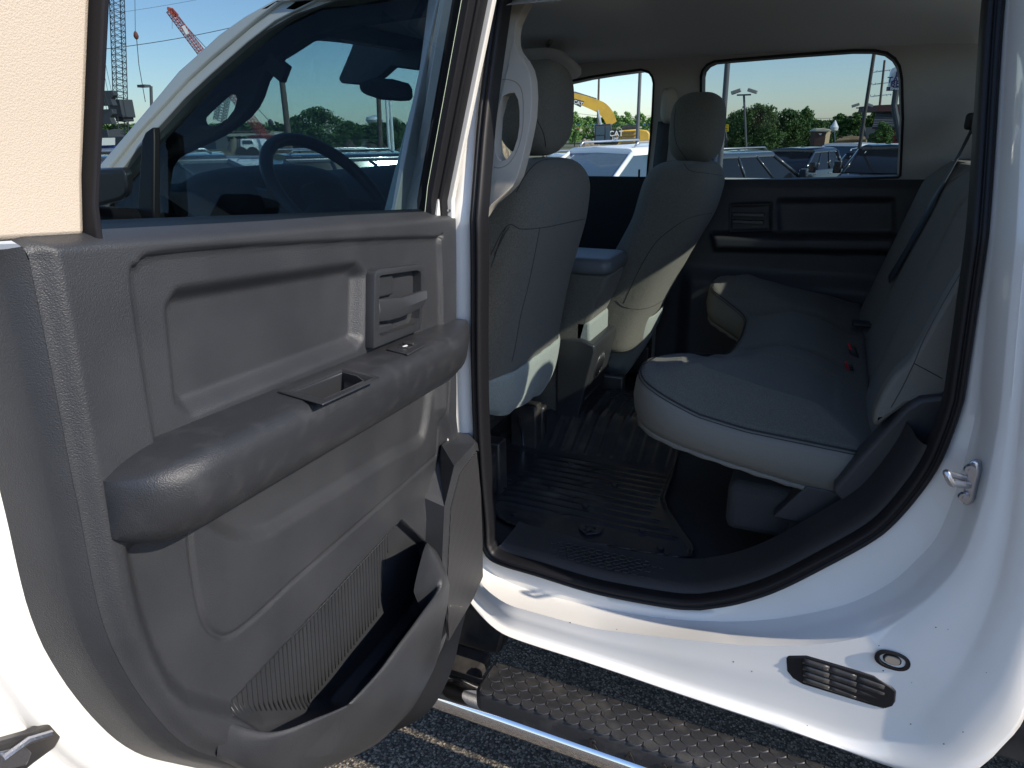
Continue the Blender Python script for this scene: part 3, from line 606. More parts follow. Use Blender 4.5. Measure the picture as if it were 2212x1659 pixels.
S1([P3(*p) for p in ((500, 940), (540, 1020), (590, 1120), (615, 1200), (622, 1265))], drvh, drvh)
S1([PB(*p) for p in ((310, 895), (290, 1000), (265, 1120), (235, 1240), (212, 1370), (200, 1420))], drv, drv)
S1([PB(*p) for p in ((455, 1210), (480, 1060), (510, 900))], drv, drv)
for q in (0, 14): S1([PB(118+q, 1000), PB(140+q, 955), PB(160+q, 915), PB(178+q, 890)], drv, drv, .0016, 'zip', TRIMD)
S1([PB(*p) for p in ((1040, 830), (1000, 835), (900, 855), (820, 905), (760, 960), (700, 1060), (640, 1190))], psg, psg)
S1([PB(*p) for p in ((875, 640), (900, 670), (960, 680), (1040, 690))], psg, psg)
S1([PB(*p) for p in ((610, 1180), (640, 1205), (700, 1215), (760, 1200), (820, 1160))], psg, psg)
S1([PB(*p) for p in ((845, 420), (838, 500), (850, 570), (890, 630))], psgh, psgh)
# ---------------------------------------------------------------- centre console
lid = G(); soft(lid, [[np.array((x, y, z)) for x, y in rrect(-1.06+i, -.575-i, 1.975+i, 2.195-i, .03)] for z, i in ((1.165, .006), (1.172, 0), (1.20, 0), (1.211, .006), (1.216, .018))])
cs = G(); a = [(-1.05, .66), (-1.05, 1.165), (-.585, 1.165), (-.605, 1.10), (-.64, 1.02), (-.655, .96), (-.70, .66)]; cs.prism([(x, 1.985, z) for x, z in a], (0, .20, 0))
con = mk('centre_console', cs, FAB, truck, bevel=.012, seg=3); mk('console_lid', lid, mat('lid_vinyl', (.10, .11, .12), .38, bump=.4, bscale=500), con, sub=1, ang=180)
g = G(); g.box((-.66, 2.085, .985), (.05, .20, .07)); mk('carpet_strip', g, CARPETB, con, bevel=.01, seg=3)
g = G(); g.prism([(x, 1.968, z) for x, z in ((-.74, .69), (-.74, .955), (-.66, .965), (-.615, .950), (-.612, .93), (-.66, .72), (-.66, .69))], (0, .235, 0)); vb = mk('vent_housing', g, TRIMS, con, bevel=.006, seg=3)
vc = np.array((-.634, 2.075, .855)); vx_, vy_, vz_ = np.array((0, 1., 0)), None, None; nrm = np.array((.96, 0, -.22)); nrm /= np.linalg.norm(nrm); upv = np.cross(nrm, vx_); upv *= np.sign(upv[2])
g = G(); g.tube([vc+nrm*.004+.045*(math.cos(t)*vx_+math.sin(t)*upv) for t in np.linspace(0, 2*math.pi, 29)[:-1]], .004, 6, closed=True)
for i in range(-4, 5):
    o = i*.0095; hw = math.sqrt(.043**2-o*o); g.tube([vc+upv*o-vx_*hw+nrm*.004, vc+upv*o+vx_*hw+nrm*.004], .0013, 5); g.tube([vc+vx_*o-upv*hw+nrm*.006, vc+vx_*o+upv*hw+nrm*.006], .0010, 5)
mk('air_vent', g, CHROME if False else TRIMS, con, ang=180)
g = G(); g.box(vc-upv*.10+nrm*.004, (.012, .15, .012)); mk('vent_slider', g, TRIMS, con, bevel=.003)
mk('seat_bracket', G().box((-.79, 1.56, .70), (.10, .05, .16)), METAL_D, drv, bevel=.006); mk('seat_bracket', G().box((-.80, 1.86, .70), (.09, .05, .15)), METAL_D, drv, bevel=.006); mk('adjuster_bar', G().tube([(-.93, 1.50, .69), (-.90, 1.52, .80), (-.86, 1.56, .82), (-.80, 1.62, .82)], .012, 8), METAL_D, drv)
mk('seat_rail', G().tube(cm([PX(1130, 905, -.80), PX(1140, 918, -.80), PX(1143, 940, -.80), PX(1147, 962, -.80)], 5), .008, 8), STEEL, drv); mk('seat_rail', G().tube(cm([PX(1118, 903, -.80), PX(1128, 930, -.80), PX(1131, 962, -.80)], 5), .004, 8), STEEL, drv)
# ---------------------------------------------------------------- rear bench
CO = rs([(.14, 1.40), (-.02, 1.392), (-.20, 1.388), (-.29, 1.405), (-.338, 1.45), (-.352, 1.53), (-.33, 1.62), (-.265, 1.73), (-.205, 1.82), (-.19, 1.95), (-.19, 2.10), (-.205, 2.24), (-.265, 2.32), (-.33, 2.40), (-.352, 2.52), (-.345, 2.62), (-.29, 2.70), (-.1, 2.715), (.14, 2.715)], 150, smooth=6)
CO = [tuple(p) for p in CO]
def zs_(x): return np.interp(x, [-.36, -.30, -.2, -.1, .14], [1.062, 1.045, 1.010, .992, .972])
def zb_(x): return np.interp(x, [-.36, -.28, -.06, .14], [.955, .938, .897, .862])
def ctop(X, Y):
    d = sdf(CO, X, Y); z = zs_(X)+.006*ss(-d, 0, .006)+.062*ss(-d, -.01, .15)*(1-.35*ss(X, -.2, .1))
    for yc in (1.70, 2.40): z += .0*Y
    z -= .014*np.exp(-((Y-1.88)/.02)**2)*ss(-d, .01, .05)+.014*np.exp(-((Y-2.26)/.02)**2)*ss(-d, .01, .05)
    for yc in (1.64, 2.48):
        q = np.maximum(np.abs(Y-yc)/.125, np.abs(X+.10)/.17); z -= .007*(1-ss(q, .90, 1.0)); z -= .004*np.exp(-((q-.97)/.02)**2)
    return z
g = relief(CO, .007, ctop, lambda x, y, z: np.array((x, y, z))); bench = mk('rear_bench', g, FAB, truck, ang=180, label='grey cloth rear bench seat')
ct = np.array(CO); tn = np.gradient(ct, axis=0); no = np.c_[tn[:, 1], -tn[:, 0]]; no /= np.linalg.norm(no, axis=1)[:, None]
if ((ct-np.array([-.05, 2.05]))*no).sum() < 0: no = -no
def crow(off, f, dz=0): return [np.array((p[0]+q[0]*off, p[1]+q[1]*off, (1-f)*zs_(p[0])+f*zb_(p[0])+dz)) for p, q in zip(ct, no)]
g = G(); g.grid([crow(0, 0), crow(.006, .04), crow(.012, .2), crow(.016, .5), crow(.012, .8), crow(.004, .97), crow(-.008, 1.02), crow(-.10, 1.0)]); side = mk('cushion_side', g, FABS, bench, ang=180)
for dz, nm in ((.0, 0), (-.006, 1)): g = G(); g.tube(crow(.003+.004*nm, 0, .003+dz)[2:-2], .0018 if nm == 0 else .0009, 5); mk('cushion_seam', g, SEAM, bench, ang=180)
g = G(); g.grid([crow(.004, .95), [p+np.array((0, 0, .0015*math.sin(i*1.7))) for i, p in enumerate(crow(.007, 1.06))]]); mk('cushion_hem', g, FABS, bench, solid=.003, ang=180)
# backrest
def xb(z): return .150+.275*(z-1.0)
rows = []
for z in np.r_[.96, np.linspace(.98, 1.42, 24), 1.445, 1.465, 1.472]:
    row = []
    for y in np.linspace(1.385, 2.72, 110):
        d = min(y-1.385, 2.72-y); e = .05*(1-math.sqrt(max(0, 1-(1-min(1, d/.06))**2))); top = .05*float(ss(np.array(z), 1.39, 1.472))**2
        s_ = .010*math.exp(-((y-1.88)/.012)**2)+.010*math.exp(-((y-2.26)/.012)**2); bow = -.016*(math.exp(-((y-1.64)/.16)**4)+math.exp(-((y-2.48)/.16)**4))
        row.append((xb(z)+e+top+s_+bow, y, z))
    rows.append(row)
top = rows[-1]; rows.append([(p[0]+.09, p[1], p[2]-.005) for p in top]); rows.append([(p[0]+.12, p[1], 1.0) for p in top])
g = G(); g.grid(rows); back = mk('backrest', g, FAB, bench, ang=180)
sp_ = [PY(u, v, 1.392)[[0, 2]] for u, v in ((2125, 330), (2105, 470), (2085, 565), (2040, 640), (1990, 730), (1962, 775), (1930, 805), (1905, 842), (1888, 880), (1884, 905), (1890, 917), (1925, 890), (1965, 862), (2035, 850), (2075, 830), (2110, 800))]
sp_ = [(a, b) for a, b in sp_]+[(.42, 1.15), (.40, 1.47), (.31, 1.48)]
g = G(); W1 = lambda a, b, d: np.array((a, 1.372+d, b)); plate(sp_, [], W1, .05, g); bs = mk('backrest_side', g, FABS, bench, bevel=.010, seg=3)
S1([(2085, 575), (2062, 612), (2028, 672), (1995, 735), (1974, 785), (1950, 835), (1925, 880)], bs, bs, .0008)
S1([(1974, 785), (1995, 796), (2035, 818)], bs, bs, .0008)
for yc in (1.58, 2.48):
    rings = []
    for k in np.linspace(0, 1, 13):
        z = 1.515+.165*k; p = 2*k-1; sh = max(.3, (1-abs(p)**3)**.5 if abs(p) < 1 else 0); rings.append(ringxy(.39, yc, z, .05*sh, .108*sh, 3, 32))
    g = G(); soft(g, rings); h = mk('headrest', g, FAB, bench, ang=180); [mk('headrest_post', G().cyl((.385, yc+q, 1.45), (.385, yc+q, 1.53), .006), CHROME, h) for q in (-.05, .05)]
# buckles
for (u, v, Y, w_, hgt) in ((1838, 758, 2.02, .016, .03), (1832, 800, 1.90, .02, .035)):
    c = PY(u, v, Y); g = G(); g.box((0, 0, 0), (.018, .028, .055), Matrix.Rotation(R(-25), 3, 'Y').to_4x4().to_3x3()); g.v = [tuple(np.array(q)+c+np.array((.012, .008, -.015))) for q in g.v]; bk = mk('belt_buckle', g, TRIMD, bench, bevel=.004)
    g = G(); g.box(c+np.array((-.004, 0, .012)), (.006, w_, hgt*.6), np.array(Matrix.Rotation(R(-25), 3, 'Y'))); mk('release_button', g, REDP, bk, bevel=.002)
g = G(); g.box(PY(1868, 700, 2.3), (.07, .05, .012)); mk('belt_anchor', g, TRIMD, bench, bevel=.004)
# ---------------------------------------------------------------- near quarter trim and seat base cover
q1 = [PY(u, v, 1.352)[[0, 2]] for u, v in ((2078, 830), (2038, 857), (1988, 862), (1958, 880), (1925, 915), (1860, 985), (1802, 1052), (1798, 1062), (1812, 1078), (1900, 1112), (2000, 1130))]+[(.42, .80), (.42, 1.2)]
g = G(); plate([tuple(p) for p in q1], [], lambda a, b, d: np.array((a, 1.352+d, b)), .06, g); qt = mk('quarter_trim', g, TRIM, truck, bevel=.008, seg=3)
q2 = [PY(u, v, 1.385)[[0, 2]] for u, v in ((1742, 1050), (1800, 1062), (1905, 1112), (1870, 1150), (1780, 1140), (1668, 1118))]
g = G(); plate([tuple(p) for p in q2], [], lambda a, b, d: np.array((a, 1.385+d, b)), .10, g); mk('seat_base_cover', g, TRIM, bench, bevel=.008, seg=3)
g = G(); g.box((.05, 2.05, .79), (.36, 1.26, .12)); g.box((.2, 2.05, .70), (.4, 1.3, .2)); mk('bench_frame', g, CARPET, bench, bevel=.02)
# ---------------------------------------------------------------- far side: window surround, glass, door trims
def P5(x, y): return (1493+.25*x, 83+.25*y)
YF = 2.80; WF = lambda a, b, d: np.array((a, YF+d-tum(b), b))
def pf(u, v, Y=YF): return tuple(PS(u, v, Y, -1)[[0, 2]])
rw = [pf(*P5(*p)) for p in ((88, 1245), (88, 700), (85, 520), (87, 330), (100, 275), (140, 228), (200, 200), (340, 186), (900, 140), (1400, 104), (1580, 104), (1690, 125), (1760, 175), (1800, 240), (1820, 350), (1828, 700), (1815, 1000), (1806, 1190), (1790, 1200), (1100, 1222))]
fw = [pf(*P3(*p)) for p in ((1490, 1600), (1510, 1400), (1530, 1200), (1548, 950), (1558, 720), (1545, 665), (1515, 622), (1450, 602), (1200, 636), (1000, 668), (800, 712), (700, 745), (520, 830), (330, 935), (130, 1080), (-60, 1240), (-250, 1420), (-330, 1540), (-330, 1640), (600, 1640))]
print('RW', rw[0], rw[10], 'FW', fw[0], fw[7], fw[-3])
wall = [(.52, 1.385), (.52, 1.83), (-1.0, 1.83), (-1.2, 1.80), (-1.45, 1.70), (-1.62, 1.56), (-1.80, 1.42), (-1.80, 1.385)]
side = mk('far_side_trim', plate(wall, [rw, fw], WF, .03), PILL, truck, bevel=.006)
def offs(l, o):
    a = np.array(l); c = a.mean(0); t = np.roll(a, -1, 0)-np.roll(a, 1, 0); n = np.c_[t[:, 1], -t[:, 0]]; n /= np.linalg.norm(n, axis=1)[:, None]
    if ((a-c)*n).sum() < 0: n = -n
    return [tuple(p) for p in a+n*o]
for l, gm, nm in ((rw, G_PRIV, 'far_rear_window'), (fw, G_CLR, 'far_front_window')):
    g = G(); g.grid([[WF(a, b, d) for a, b in offs(l, o)] for o, d in ((.004, -.004), (-.004, -.004), (-.006, .02), (-.006, .055), (.02, .055))], True); fr = mk(nm, g, RUB, truck, ang=50)
    g = G(); g.add([WF(a, b, .05) for a, b in offs(l, .004)], [tuple(range(len(l)))]); mk('window_glass', g, gm, fr)
# rear door trim on the far side
tr = [(-.60, 1.392), (.34, 1.405), (.36, 1.2), (.36, .75), (.2, .62), (-.60, .62)]
tr = rs(tr+[tr[0]], 120, smooth=0)[:-1]; tr = [tuple(p) for p in tr]
bz2 = [pf(u, v, 2.76) for u, v in ((1578, 443), (1664, 441), (1664, 497), (1578, 499))]; pk2 = [pf(u, v, 2.76) for u, v in ((1682, 436), (1928, 434), (1930, 505), (1685, 510))]; ar2 = [pf(u, v, 2.74) for u, v in ((1538, 507), (1935, 512), (1935, 545), (1545, 538))]
def hf2(S, T):
    n = -.05*ss(T, 1.36, 1.40)*0; n = n+.028*ss(-sdf(bz2, S, T), -.002, .004)*0; n -= .010*ss(-sdf(bz2, S, T), -.004, .002); n -= .016*ss(-sdf(pk2, S, T), -.012, .006)
    n += .055*ss(-sdf(ar2, S, T), -.012, .010); n += .03*ss(-T, -1.08, -1.0)*ss(-np.abs(S+.12), -.40, -.34); return n
g = relief(tr, .008, hf2, lambda a, b, n: np.array((a, 2.765-n-.2*max(0, b-1.37), b))); ft = mk('far_door_trim', g, TRIM, truck, ang=180)
g = G(); 
for t in (1.262, 1.236): a_ = bz2; g.box((np.mean([p[0] for p in bz2])-.005, 2.752, t+.01), (.11, .02, .012))
g.tube([(p[0], 2.756, p[1]) for p in [bz2[0], bz2[1], bz2[2], bz2[3], bz2[0]]], .004, 6); mk('door_release', g, TRIMS, ft, bevel=.002)
g = G(); g.box((-1.22, 2.79, 1.02), (1.2, .03, .76)); mk('far_front_trim', g, DASH, truck, bevel=.01)
g = G(); c = pf(*P3(1417, 1600), 2.76); g.cyl((c[0], 2.775, 1.39), (c[0], 2.775, 1.428), .004); mk('lock_pin', g, RUB, ft)
# far belts
def belt(px, Ya, Yb, wid, name, par, dirw=(1, 0, 0), m=None):
    P = [PY(u, v, Ya+(Yb-Ya)*i/(len(px)-1)) for i, (u, v) in enumerate(px)]; P = cm(P, 4); g = G(); dw = np.array(dirw, float); g.grid([[p-dw*wid/2, p+dw*wid/2] for p in P]); return mk(name, g, m or mat('belt_webbing', (.03, .036, .045), .6, bump=.6, bscale=700), par, solid=.0015, ang=180)
g = G(); rg = [super_ring(PY(1437+8, 228, 2.72), (1, 0, 0), (0, 0, 1), a_, b_, 3) for a_, b_ in ((.030, .062), (.028, .060), (.012, .04))]
for i, r_ in enumerate(rg): rg[i] = [p+np.array((0, -.012*i, 0)) for p in r_]
soft(g, rg, capa=False); sg = mk('belt_guide', g, BEIGE, truck, ang=60)
belt([(1436, 262), (1428, 330), (1420, 400), (1412, 480)], 2.73, 2.74, .05, 'seat_belt', sg)
dg = bpy.context.evaluated_depsgraph_get(); bpts = []
for u, v in ((2118, 262), (2094, 305), (2060, 368), (2025, 430), (1990, 498), (1955, 560), (1926, 606)):
    d_ = Vector(ray(u, v)).normalized(); ok, loc, nor, _i = back.evaluated_get(dg).ray_cast(Vector(O), d_); bpts.append(np.array(loc)-np.array(d_)*.012 if ok else PY(u, v, 2.62))
P_ = cm(bpts, 4); g = G(); sn = np.array((-.96, 0, .27)); T__ = np.gradient(P_, axis=0); W__ = [np.cross(t/np.linalg.norm(t), sn) for t in T__]; W__ = [q if q[1] > 0 else -q for q in W__]; g.grid([[p-q*.020+sn*.004, p+q*.024+sn*.010] for p, q in zip(P_, W__)]); mk('seat_belt', g, MATS['belt_webbing'], bench, solid=.0015, ang=180)
g = G(); g.box(PY(2105, 262, 2.66), (.05, .03, .05)); mk('belt_guide', g, TRIMD, bench, bevel=.01)
g = G(); a_ = PY(1922, 600, 2.55); b_ = PY(1914, 622, 2.55); g.tube([a_, b_], .003, 6); mk('buckle_tongue', g, CHROME, bench)
# ---------------------------------------------------------------- rear wall with its window
WR = lambda a, b, d: np.array((.50+d-.12*(b-1.4), a, b))
g = plate([(1.28, .62), (1.28, 1.40), (1.34, 1.84), (2.76, 1.84), (2.80, 1.40), (2.80, .62)], [rrect(1.38, 2.61, 1.40, 1.815, .05)], WR, .05); rwall = mk('rear_wall', g, LINER, truck, bevel=.004)
g = G(); g.add([WR(a, b, .03) for a, b in rrect(1.38, 2.61, 1.40, 1.815, .05)], [tuple(range(28))]); mk('rear_glass', g, G_CLR, rwall)
cpn = plate([(.225, 1.06), (.235, 1.20), (.222, 1.40), (.205, 1.62), (.19, 1.84), (.54, 1.86), (.54, .62), (.40, .62), (.36, .90)], [], lambda a, b, d: np.array((a, 1.292+tum(b)*.75+d, b)), .03); mk('rear_pillar_trim', cpn, LINER, truck, bevel=.008)
g = plate([(.40, 1.88), (.40, .80), (.52, .80), (.56, 1.88)], [], lambda a, b, d: np.array((a, 1.17+tum(b)+d, b)), .14); mk('cab_corner', g, WHITE, truck, bevel=.01)
# ---------------------------------------------------------------- headliner
rows = []
for x in np.linspace(-1.30, .50, 70):
    row = []
    for y in np.linspace(1.365, 2.695, 60):
        t = (y-2.03)/.665; z = 1.872-.055*abs(t)**4-.016*math.exp(-((x+.56+.08*t)/.045)**2)*(1-abs(t)**3)-.045*max(0, (-x-.95)/.35)**2-.03*max(0, (x-.2)/.3)**2
        z += .022*float(ss(np.array(x+.08*t), -.62, -.50))*(1-t*t)-.012
        row.append((x, y, z))
    rows.append(row)
g = G(); g.grid(rows); lin = mk('headliner', g, LINER, truck, ang=180)
g = G(); u_ = [PZ(a, b, 1.855) for a, b in ((1172, 103), (1180, 106), (1195, 88), (1187, 84))]; g.prism(u_, (0, 0, -.006)); hk = mk('coat_hook', g, BEIGE, lin, bevel=.002)
g = G(); c_ = np.mean(u_, axis=0); g.prism([c_+(p-c_)*.45+np.array((0, 0, -.008)) for p in u_], (0, 0, .004)); mk('hook_slot', g, TRIMS, hk)
g = G(); soft(g, [super_ring((-.98, 2.47, 1.800-.008*k), (1, 0, 0), (0, .97, -.2), .11*q, .15*q, 3.5, 36) for k, q in ((-1, .9), (0, 1), (2, 1), (3, .93))]); mk('sun_visor', g, LINER, lin, ang=60)
# ---------------------------------------------------------------- near B pillar trim with grab handle
def P6(x, y): return (885+.3*x, .3*y)
bo_ = [P6(*p) for p in ((850, 0), (800, 88), (765, 170), (751, 250), (752, 320), (772, 370), (820, 435), (855, 500), (873, 580), (880, 700), (872, 850), (850, 970), (825, 1085), (800, 1190), (775, 1275), (740, 1340), (680, 1400), (585, 1478))]
YBP = 1.315; pb = [tuple(PS(u, v, YBP)[[0, 2]]) for u, v in bo_]; ho = [tuple(PS(*P6(*p), YBP)[[0, 2]]) for p in ((655, 720), (672, 690), (710, 673), (752, 668), (778, 715), (789, 800), (789, 900), (774, 1000), (745, 1085), (702, 1142), (662, 1162), (636, 1142), (616, 1095), (611, 1000), (622, 850))]
pb = [(pb[0][0]+.05, 1.875)]+pb+[(-.69, 1.36), (-.70, .60), (-.75, .60), (-.75, 1.875)]
bp = mk('pillar_trim', plate(pb, [ho], lambda a, b, d: np.array((a, YBP+tum(b)+d*(1 if b > 1.37 else .3), b)), .035), BEIGE, truck, bevel=.010, seg=4)
on_mesh([bp], [P6(*p) for p in ((665, 570), (720, 575), (775, 600), (805, 650), (818, 750), (815, 900), (795, 1020), (760, 1110), (710, 1180), (650, 1208), (610, 1205))], .0008, 'seam', mat('beige_shadow_line', (.25, .22, .18), .8), bp)  # darker beige tube draws the shade of the moulded crease around the grab loop
# ---------------------------------------------------------------- step bar
g = G(); P = [(x, 1.03, .41) for x in np.linspace(-1.9, .9, 30)]
rows = [[np.array((x, 1.070+.050*math.cos(t), .378+.040*math.sin(t))) for t in np.linspace(0, 2*math.pi, 29)[:-1]] for x in np.linspace(-1.9, .95, 40)]
g.grid(rows, True); sb = mk('step_bar', g, CHROME, truck, ang=180)
pt = rrect(-.572, .30, 1.028, 1.132, .02); g = G(); soft(g, [[np.array((a, b, z)) for a, b in offs(pt, o)] for z, o in ((.40, 0), (.435, 0), (.4435, -.003), (.4465, -.010))], capa=False); pad = mk('step_pad', g, PADR, sb, ang=50)
g = G(); r_ = .0175
for i in range(26):
    for j in range(5):
        x = -.545+i*.0325+(j % 2)*.01625; y = 1.040+j*.0205
        if x > .28: continue
        h = [(x+r_*1.02*math.cos(a), y+r_*.66*math.sin(a), .4467) for a in [R(q) for q in (150, 210, 270, 330)]]; h = [(x-.0145, y+.003, .4467), (x-.0145+.001, y-.0065, .4467), (x-.004, y-.0115, .4467), (x+.006, y-.0115, .4467), (x+.0145, y-.005, .4467)]
        g.tube(h, .0014, 4)
mk('tread_pattern', g, mat('pad_ridge', (.035, .035, .038), .3), pad, ang=60)
for i, ch in enumerate('RAM'):
    text('raised_letter', ch, .03, mat('pad_letter', (.022, .020, .019), .5), pad, frame((-.30+.075*i, 1.0255, .415), (1, 0, 0), (0, 0, 1)), .001)
g = G(); g.prism([(x, 1.215, z) for x, z in ((-.80, .50), (-.57, .50), (-.60, .38), (-.78, .34), (-.86, .43))], (0, .05, 0)); g.box((-.66, 1.12, .38), (.10, .16, .035)); mk('step_bracket', g, METAL_D, truck, bevel=.01)
g = G(); g.box((-.4, 1.34, .50), (3.4, .12, .12)); g.box((-.3, 1.75, .45), (4.2, .10, .16)); g.box((-.3, 2.35, .45), (4.2, .10, .16)); mk('chassis', g, METAL_D, truck, bevel=.01)
# ---------------------------------------------------------------- cab front: pillar, front door, windshield, dash
def C1(x, y): return (166+.4*x, .4*y)
def p1(l, Y): return [tuple(PS(*C1(*p), Y)[[0, 2]]) for p in l]
AO = [(105, 910), (240, 750), (400, 560), (545, 385), (680, 265), (760, 190), (900, 90), (1060, 0)]
AL = [(160, 910), (250, 800), (330, 700), (600, 410), (720, 300), (850, 190), (960, 95), (1090, 0)]
AI = [(225, 910), (300, 810), (415, 690), (560, 530), (700, 400), (900, 225), (1050, 110), (1270, 0)]
YN = 1.13
o1 = p1(AO, YN); l1 = p1(AL, YN); i1 = p1(AI, YN)
WN = lambda Y0: (lambda a, b, d: np.array((a, Y0+tum(b)+d, b)))
ext = [(-.90, 1.865), (-.62, 1.88)]; 
g = plate([(-1.75, 1.40)]+o1+[(-.95, 1.845), (-.62, 1.875)]+[(-.62, 1.858), (-.95, 1.828)]+[(a+.003, b-.004) for a, b in l1[::-1]]+[(-1.66, 1.42)], [], WN(YN), .10); ap = mk('a_pillar', g, WHITE, truck, bevel=.006, seg=3)
br = [tuple(PS(u, v, YN)[[0, 2]]) for u, v in ((942, 0), (898, 154), (866, 300), (840, 448))]
win = i1+[(-.88, 1.825), (-.73, 1.832)]+br+[(-.845, 1.345), (-1.60, 1.345), (-1.64, 1.40)]
ofr = [(a, b+.0) for a, b in l1]; ofr = [(a-.002, b+.003) for a, b in l1]+[(-.95, 1.829), (-.70, 1.858), (-.765, 1.42), (-.775, .60), (-1.75, .56), (-1.80, 1.36)]
g = plate(ofr, [[p for p in win if True]], WN(YN+.010), .045); fd = mk('front_door', g, WHITE, truck, bevel=.003, label='closed front door')
g = G(); g.add([WN(YN)(a, b, .03) for a, b in win], [tuple(range(len(win)))]); mk('window_glass', g, G_CLR, fd)
ti = p1([(180, 1130), (230, 860), (420, 640), (620, 440), (820, 240), (960, 120), (1100, 20), (1180, -30)], 1.20)
ti2 = p1([(1250, 222), (1180, 268), (1100, 315), (1060, 365), (1010, 440), (985, 520), (955, 580), (905, 640), (850, 682), (770, 735), (700, 770), (600, 815), (540, 845), (505, 870), (485, 900), (470, 1000), (455, 1130)], 1.25)
hl = p1([(662, 640), (720, 580), (800, 510), (850, 508), (878, 515), (883, 540), (868, 590), (830, 640), (775, 678), (720, 690), (672, 672)], 1.25)
g = plate([(ti[0][0], 1.36)]+ti+[(-.80, 1.84), (-.80, 1.80), (-1.0, 1.79)]+ti2+[(ti2[-1][0], 1.36)], [hl], WN(1.235), .04); at = mk('a_pillar_trim', g, DASH, truck, bevel=.010, seg=3)
c = PS(*C1(1085, 365), 1.23); g = G(); g.box(c, (.055, .02, .04), np.array(Matrix.Rotation(R(35), 3, 'Y'))); mk('pillar_clip', g, DASH, at, bevel=.003)
g = plate([(-.815, .62), (-.69, .62), (-.69, 1.42), (-.678, 1.84), (-.72, 1.84), (-.755, 1.70), (-.815, 1.42)], [], WN(YN+.048), .02); mk('pillar_cover', g, WHITE, truck, bevel=.003)
g = plate([(-1.14, 1.775), (-1.05, 1.808), (-.95, 1.827), (-.88, 1.838), (-.62, 1.856), (-.62, 1.885), (-.95, 1.858), (-1.05, 1.83)], [], WN(YN+.02), .02); mk('roof_rail', g, WHITE, truck)
# sail panel and side mirror
sl_ = p1([(330, 1125), (352, 760), (372, 715), (415, 684), (418, 760), (415, 1125)], YN-.004); g = plate([(sl_[0][0], 1.40)]+sl_+[(sl_[-1][0], 1.40)], [], WN(YN-.006), .02); mk('mirror_sail', g, RUB, fd, bevel=.004)
m0 = [PY(*C1(*p), .97) for p in ((70, 915), (245, 912), (268, 925), (275, 1000), (272, 1060), (240, 1085), (70, 1130))]; g = G(); g.prism(m0, (-.06, .06, 0)); sm = mk('side_mirror', g, TRIMS, fd, bevel=.012, seg=3)
g = G(); g.cyl((-1.42, .98, 1.43), (-1.46, 1.14, 1.40), .018, .022, 12); mk('mirror_arm', g, RUB, sm)
# windshield and cowl
g = G(); wr = []
for t in np.linspace(0, 1, 12):
    y = 1.26+1.56*t; bow = -.16*(1-(2*t-1)**2); wr.append([(-1.16+bow*.9+0, 1.36+1.36*t, 1.80+.028*(1-(2*t-1)**2)), (-1.52+bow*1.05, 1.31+1.46*t, 1.61+.01*(1-(2*t-1)**2)), (-1.86+bow*1.2, y, 1.36)])
g.grid(wr); mk('windshield', g, G_WS, truck, ang=180)
hd = G(); hd.grid([[np.array((p[0]+.02-.06*k, p[1], p[2]+.012-.03*k*0)) for p in [w_[0] for w_ in wr]] for k in (-1.6, -.9, -.3, .0)]); mk('roof_header', hd, DASH, truck, solid=.02, ang=180)
hb = p1([(1250, 222), (1480, 290), (1545, 292), (1840, 380)], 1.9)
g = G(); hm = [PY(*C1(*p), 2.03) for p in ((1470, 285), (1410, 425), (1425, 450), (1560, 462), (1640, 415), (1700, 362), (1840, 380), (1900, 200), (1500, 200))]
g.prism(hm, (.0, .04, 0)); mk('mirror_mount', g, mat('dot_band', (.03, .04, .045), .5), truck, bevel=.006)
mm = [PY(*C1(*p), 2.00) for p in ((1519, 462), (1535, 440), (1600, 420), (1700, 425), (1780, 447), (1800, 470), (1804, 520), (1795, 542), (1740, 545), (1640, 538), (1560, 512), (1530, 495))]; g = G(); g.prism(mm, (-.012, .035, 0)); mk('rear_view_mirror', g, DASH, truck, bevel=.010, seg=3)
# dashboard
def dsh(p, Y): return PY(*C1(*p), Y)
ds = [(-1.86, 1.39), (-1.78, 1.435), (-1.65, 1.455), (-1.50, 1.44), (-1.38, 1.38), (-1.32, 1.28), (-1.36, 1.0), (-1.9, .9), (-1.95, 1.2)]
g = G(); rows = []
for y in np.linspace(1.25, 2.78, 40):
    b = 0
    rows.append([(x, y, z) for x, z in ds])
g.grid(rows, True); dd = mk('dashboard', g, DASH, truck, bevel=0, ang=60)
rings = []
for y, sc in ((1.36, .5), (1.38, .85), (1.44, 1), (1.66, 1), (1.76, .95), (1.83, .75), (1.87, .4)):
    rings.append([np.array((-1.50+.17*sc*math.cos(a), y, 1.40+.098*sc*math.sin(a))) for a in np.linspace(0, 2*math.pi, 25)[:-1]])
g = G(); soft(g, rings); mk('instrument_hood', g, DASH, dd, sub=1, ang=180)
g = G(); q = [dsh(p, 1.42) for p in ((720, 1130), (740, 1060), (780, 975), (800, 960), (880, 985), (1110, 1055), (1120, 1130))]; g.prism(q, (-.02, .04, 0)); mk('instrument_panel', g, mat('gauge_face', (.05, .06, .065), .25), dd, bevel=.006)
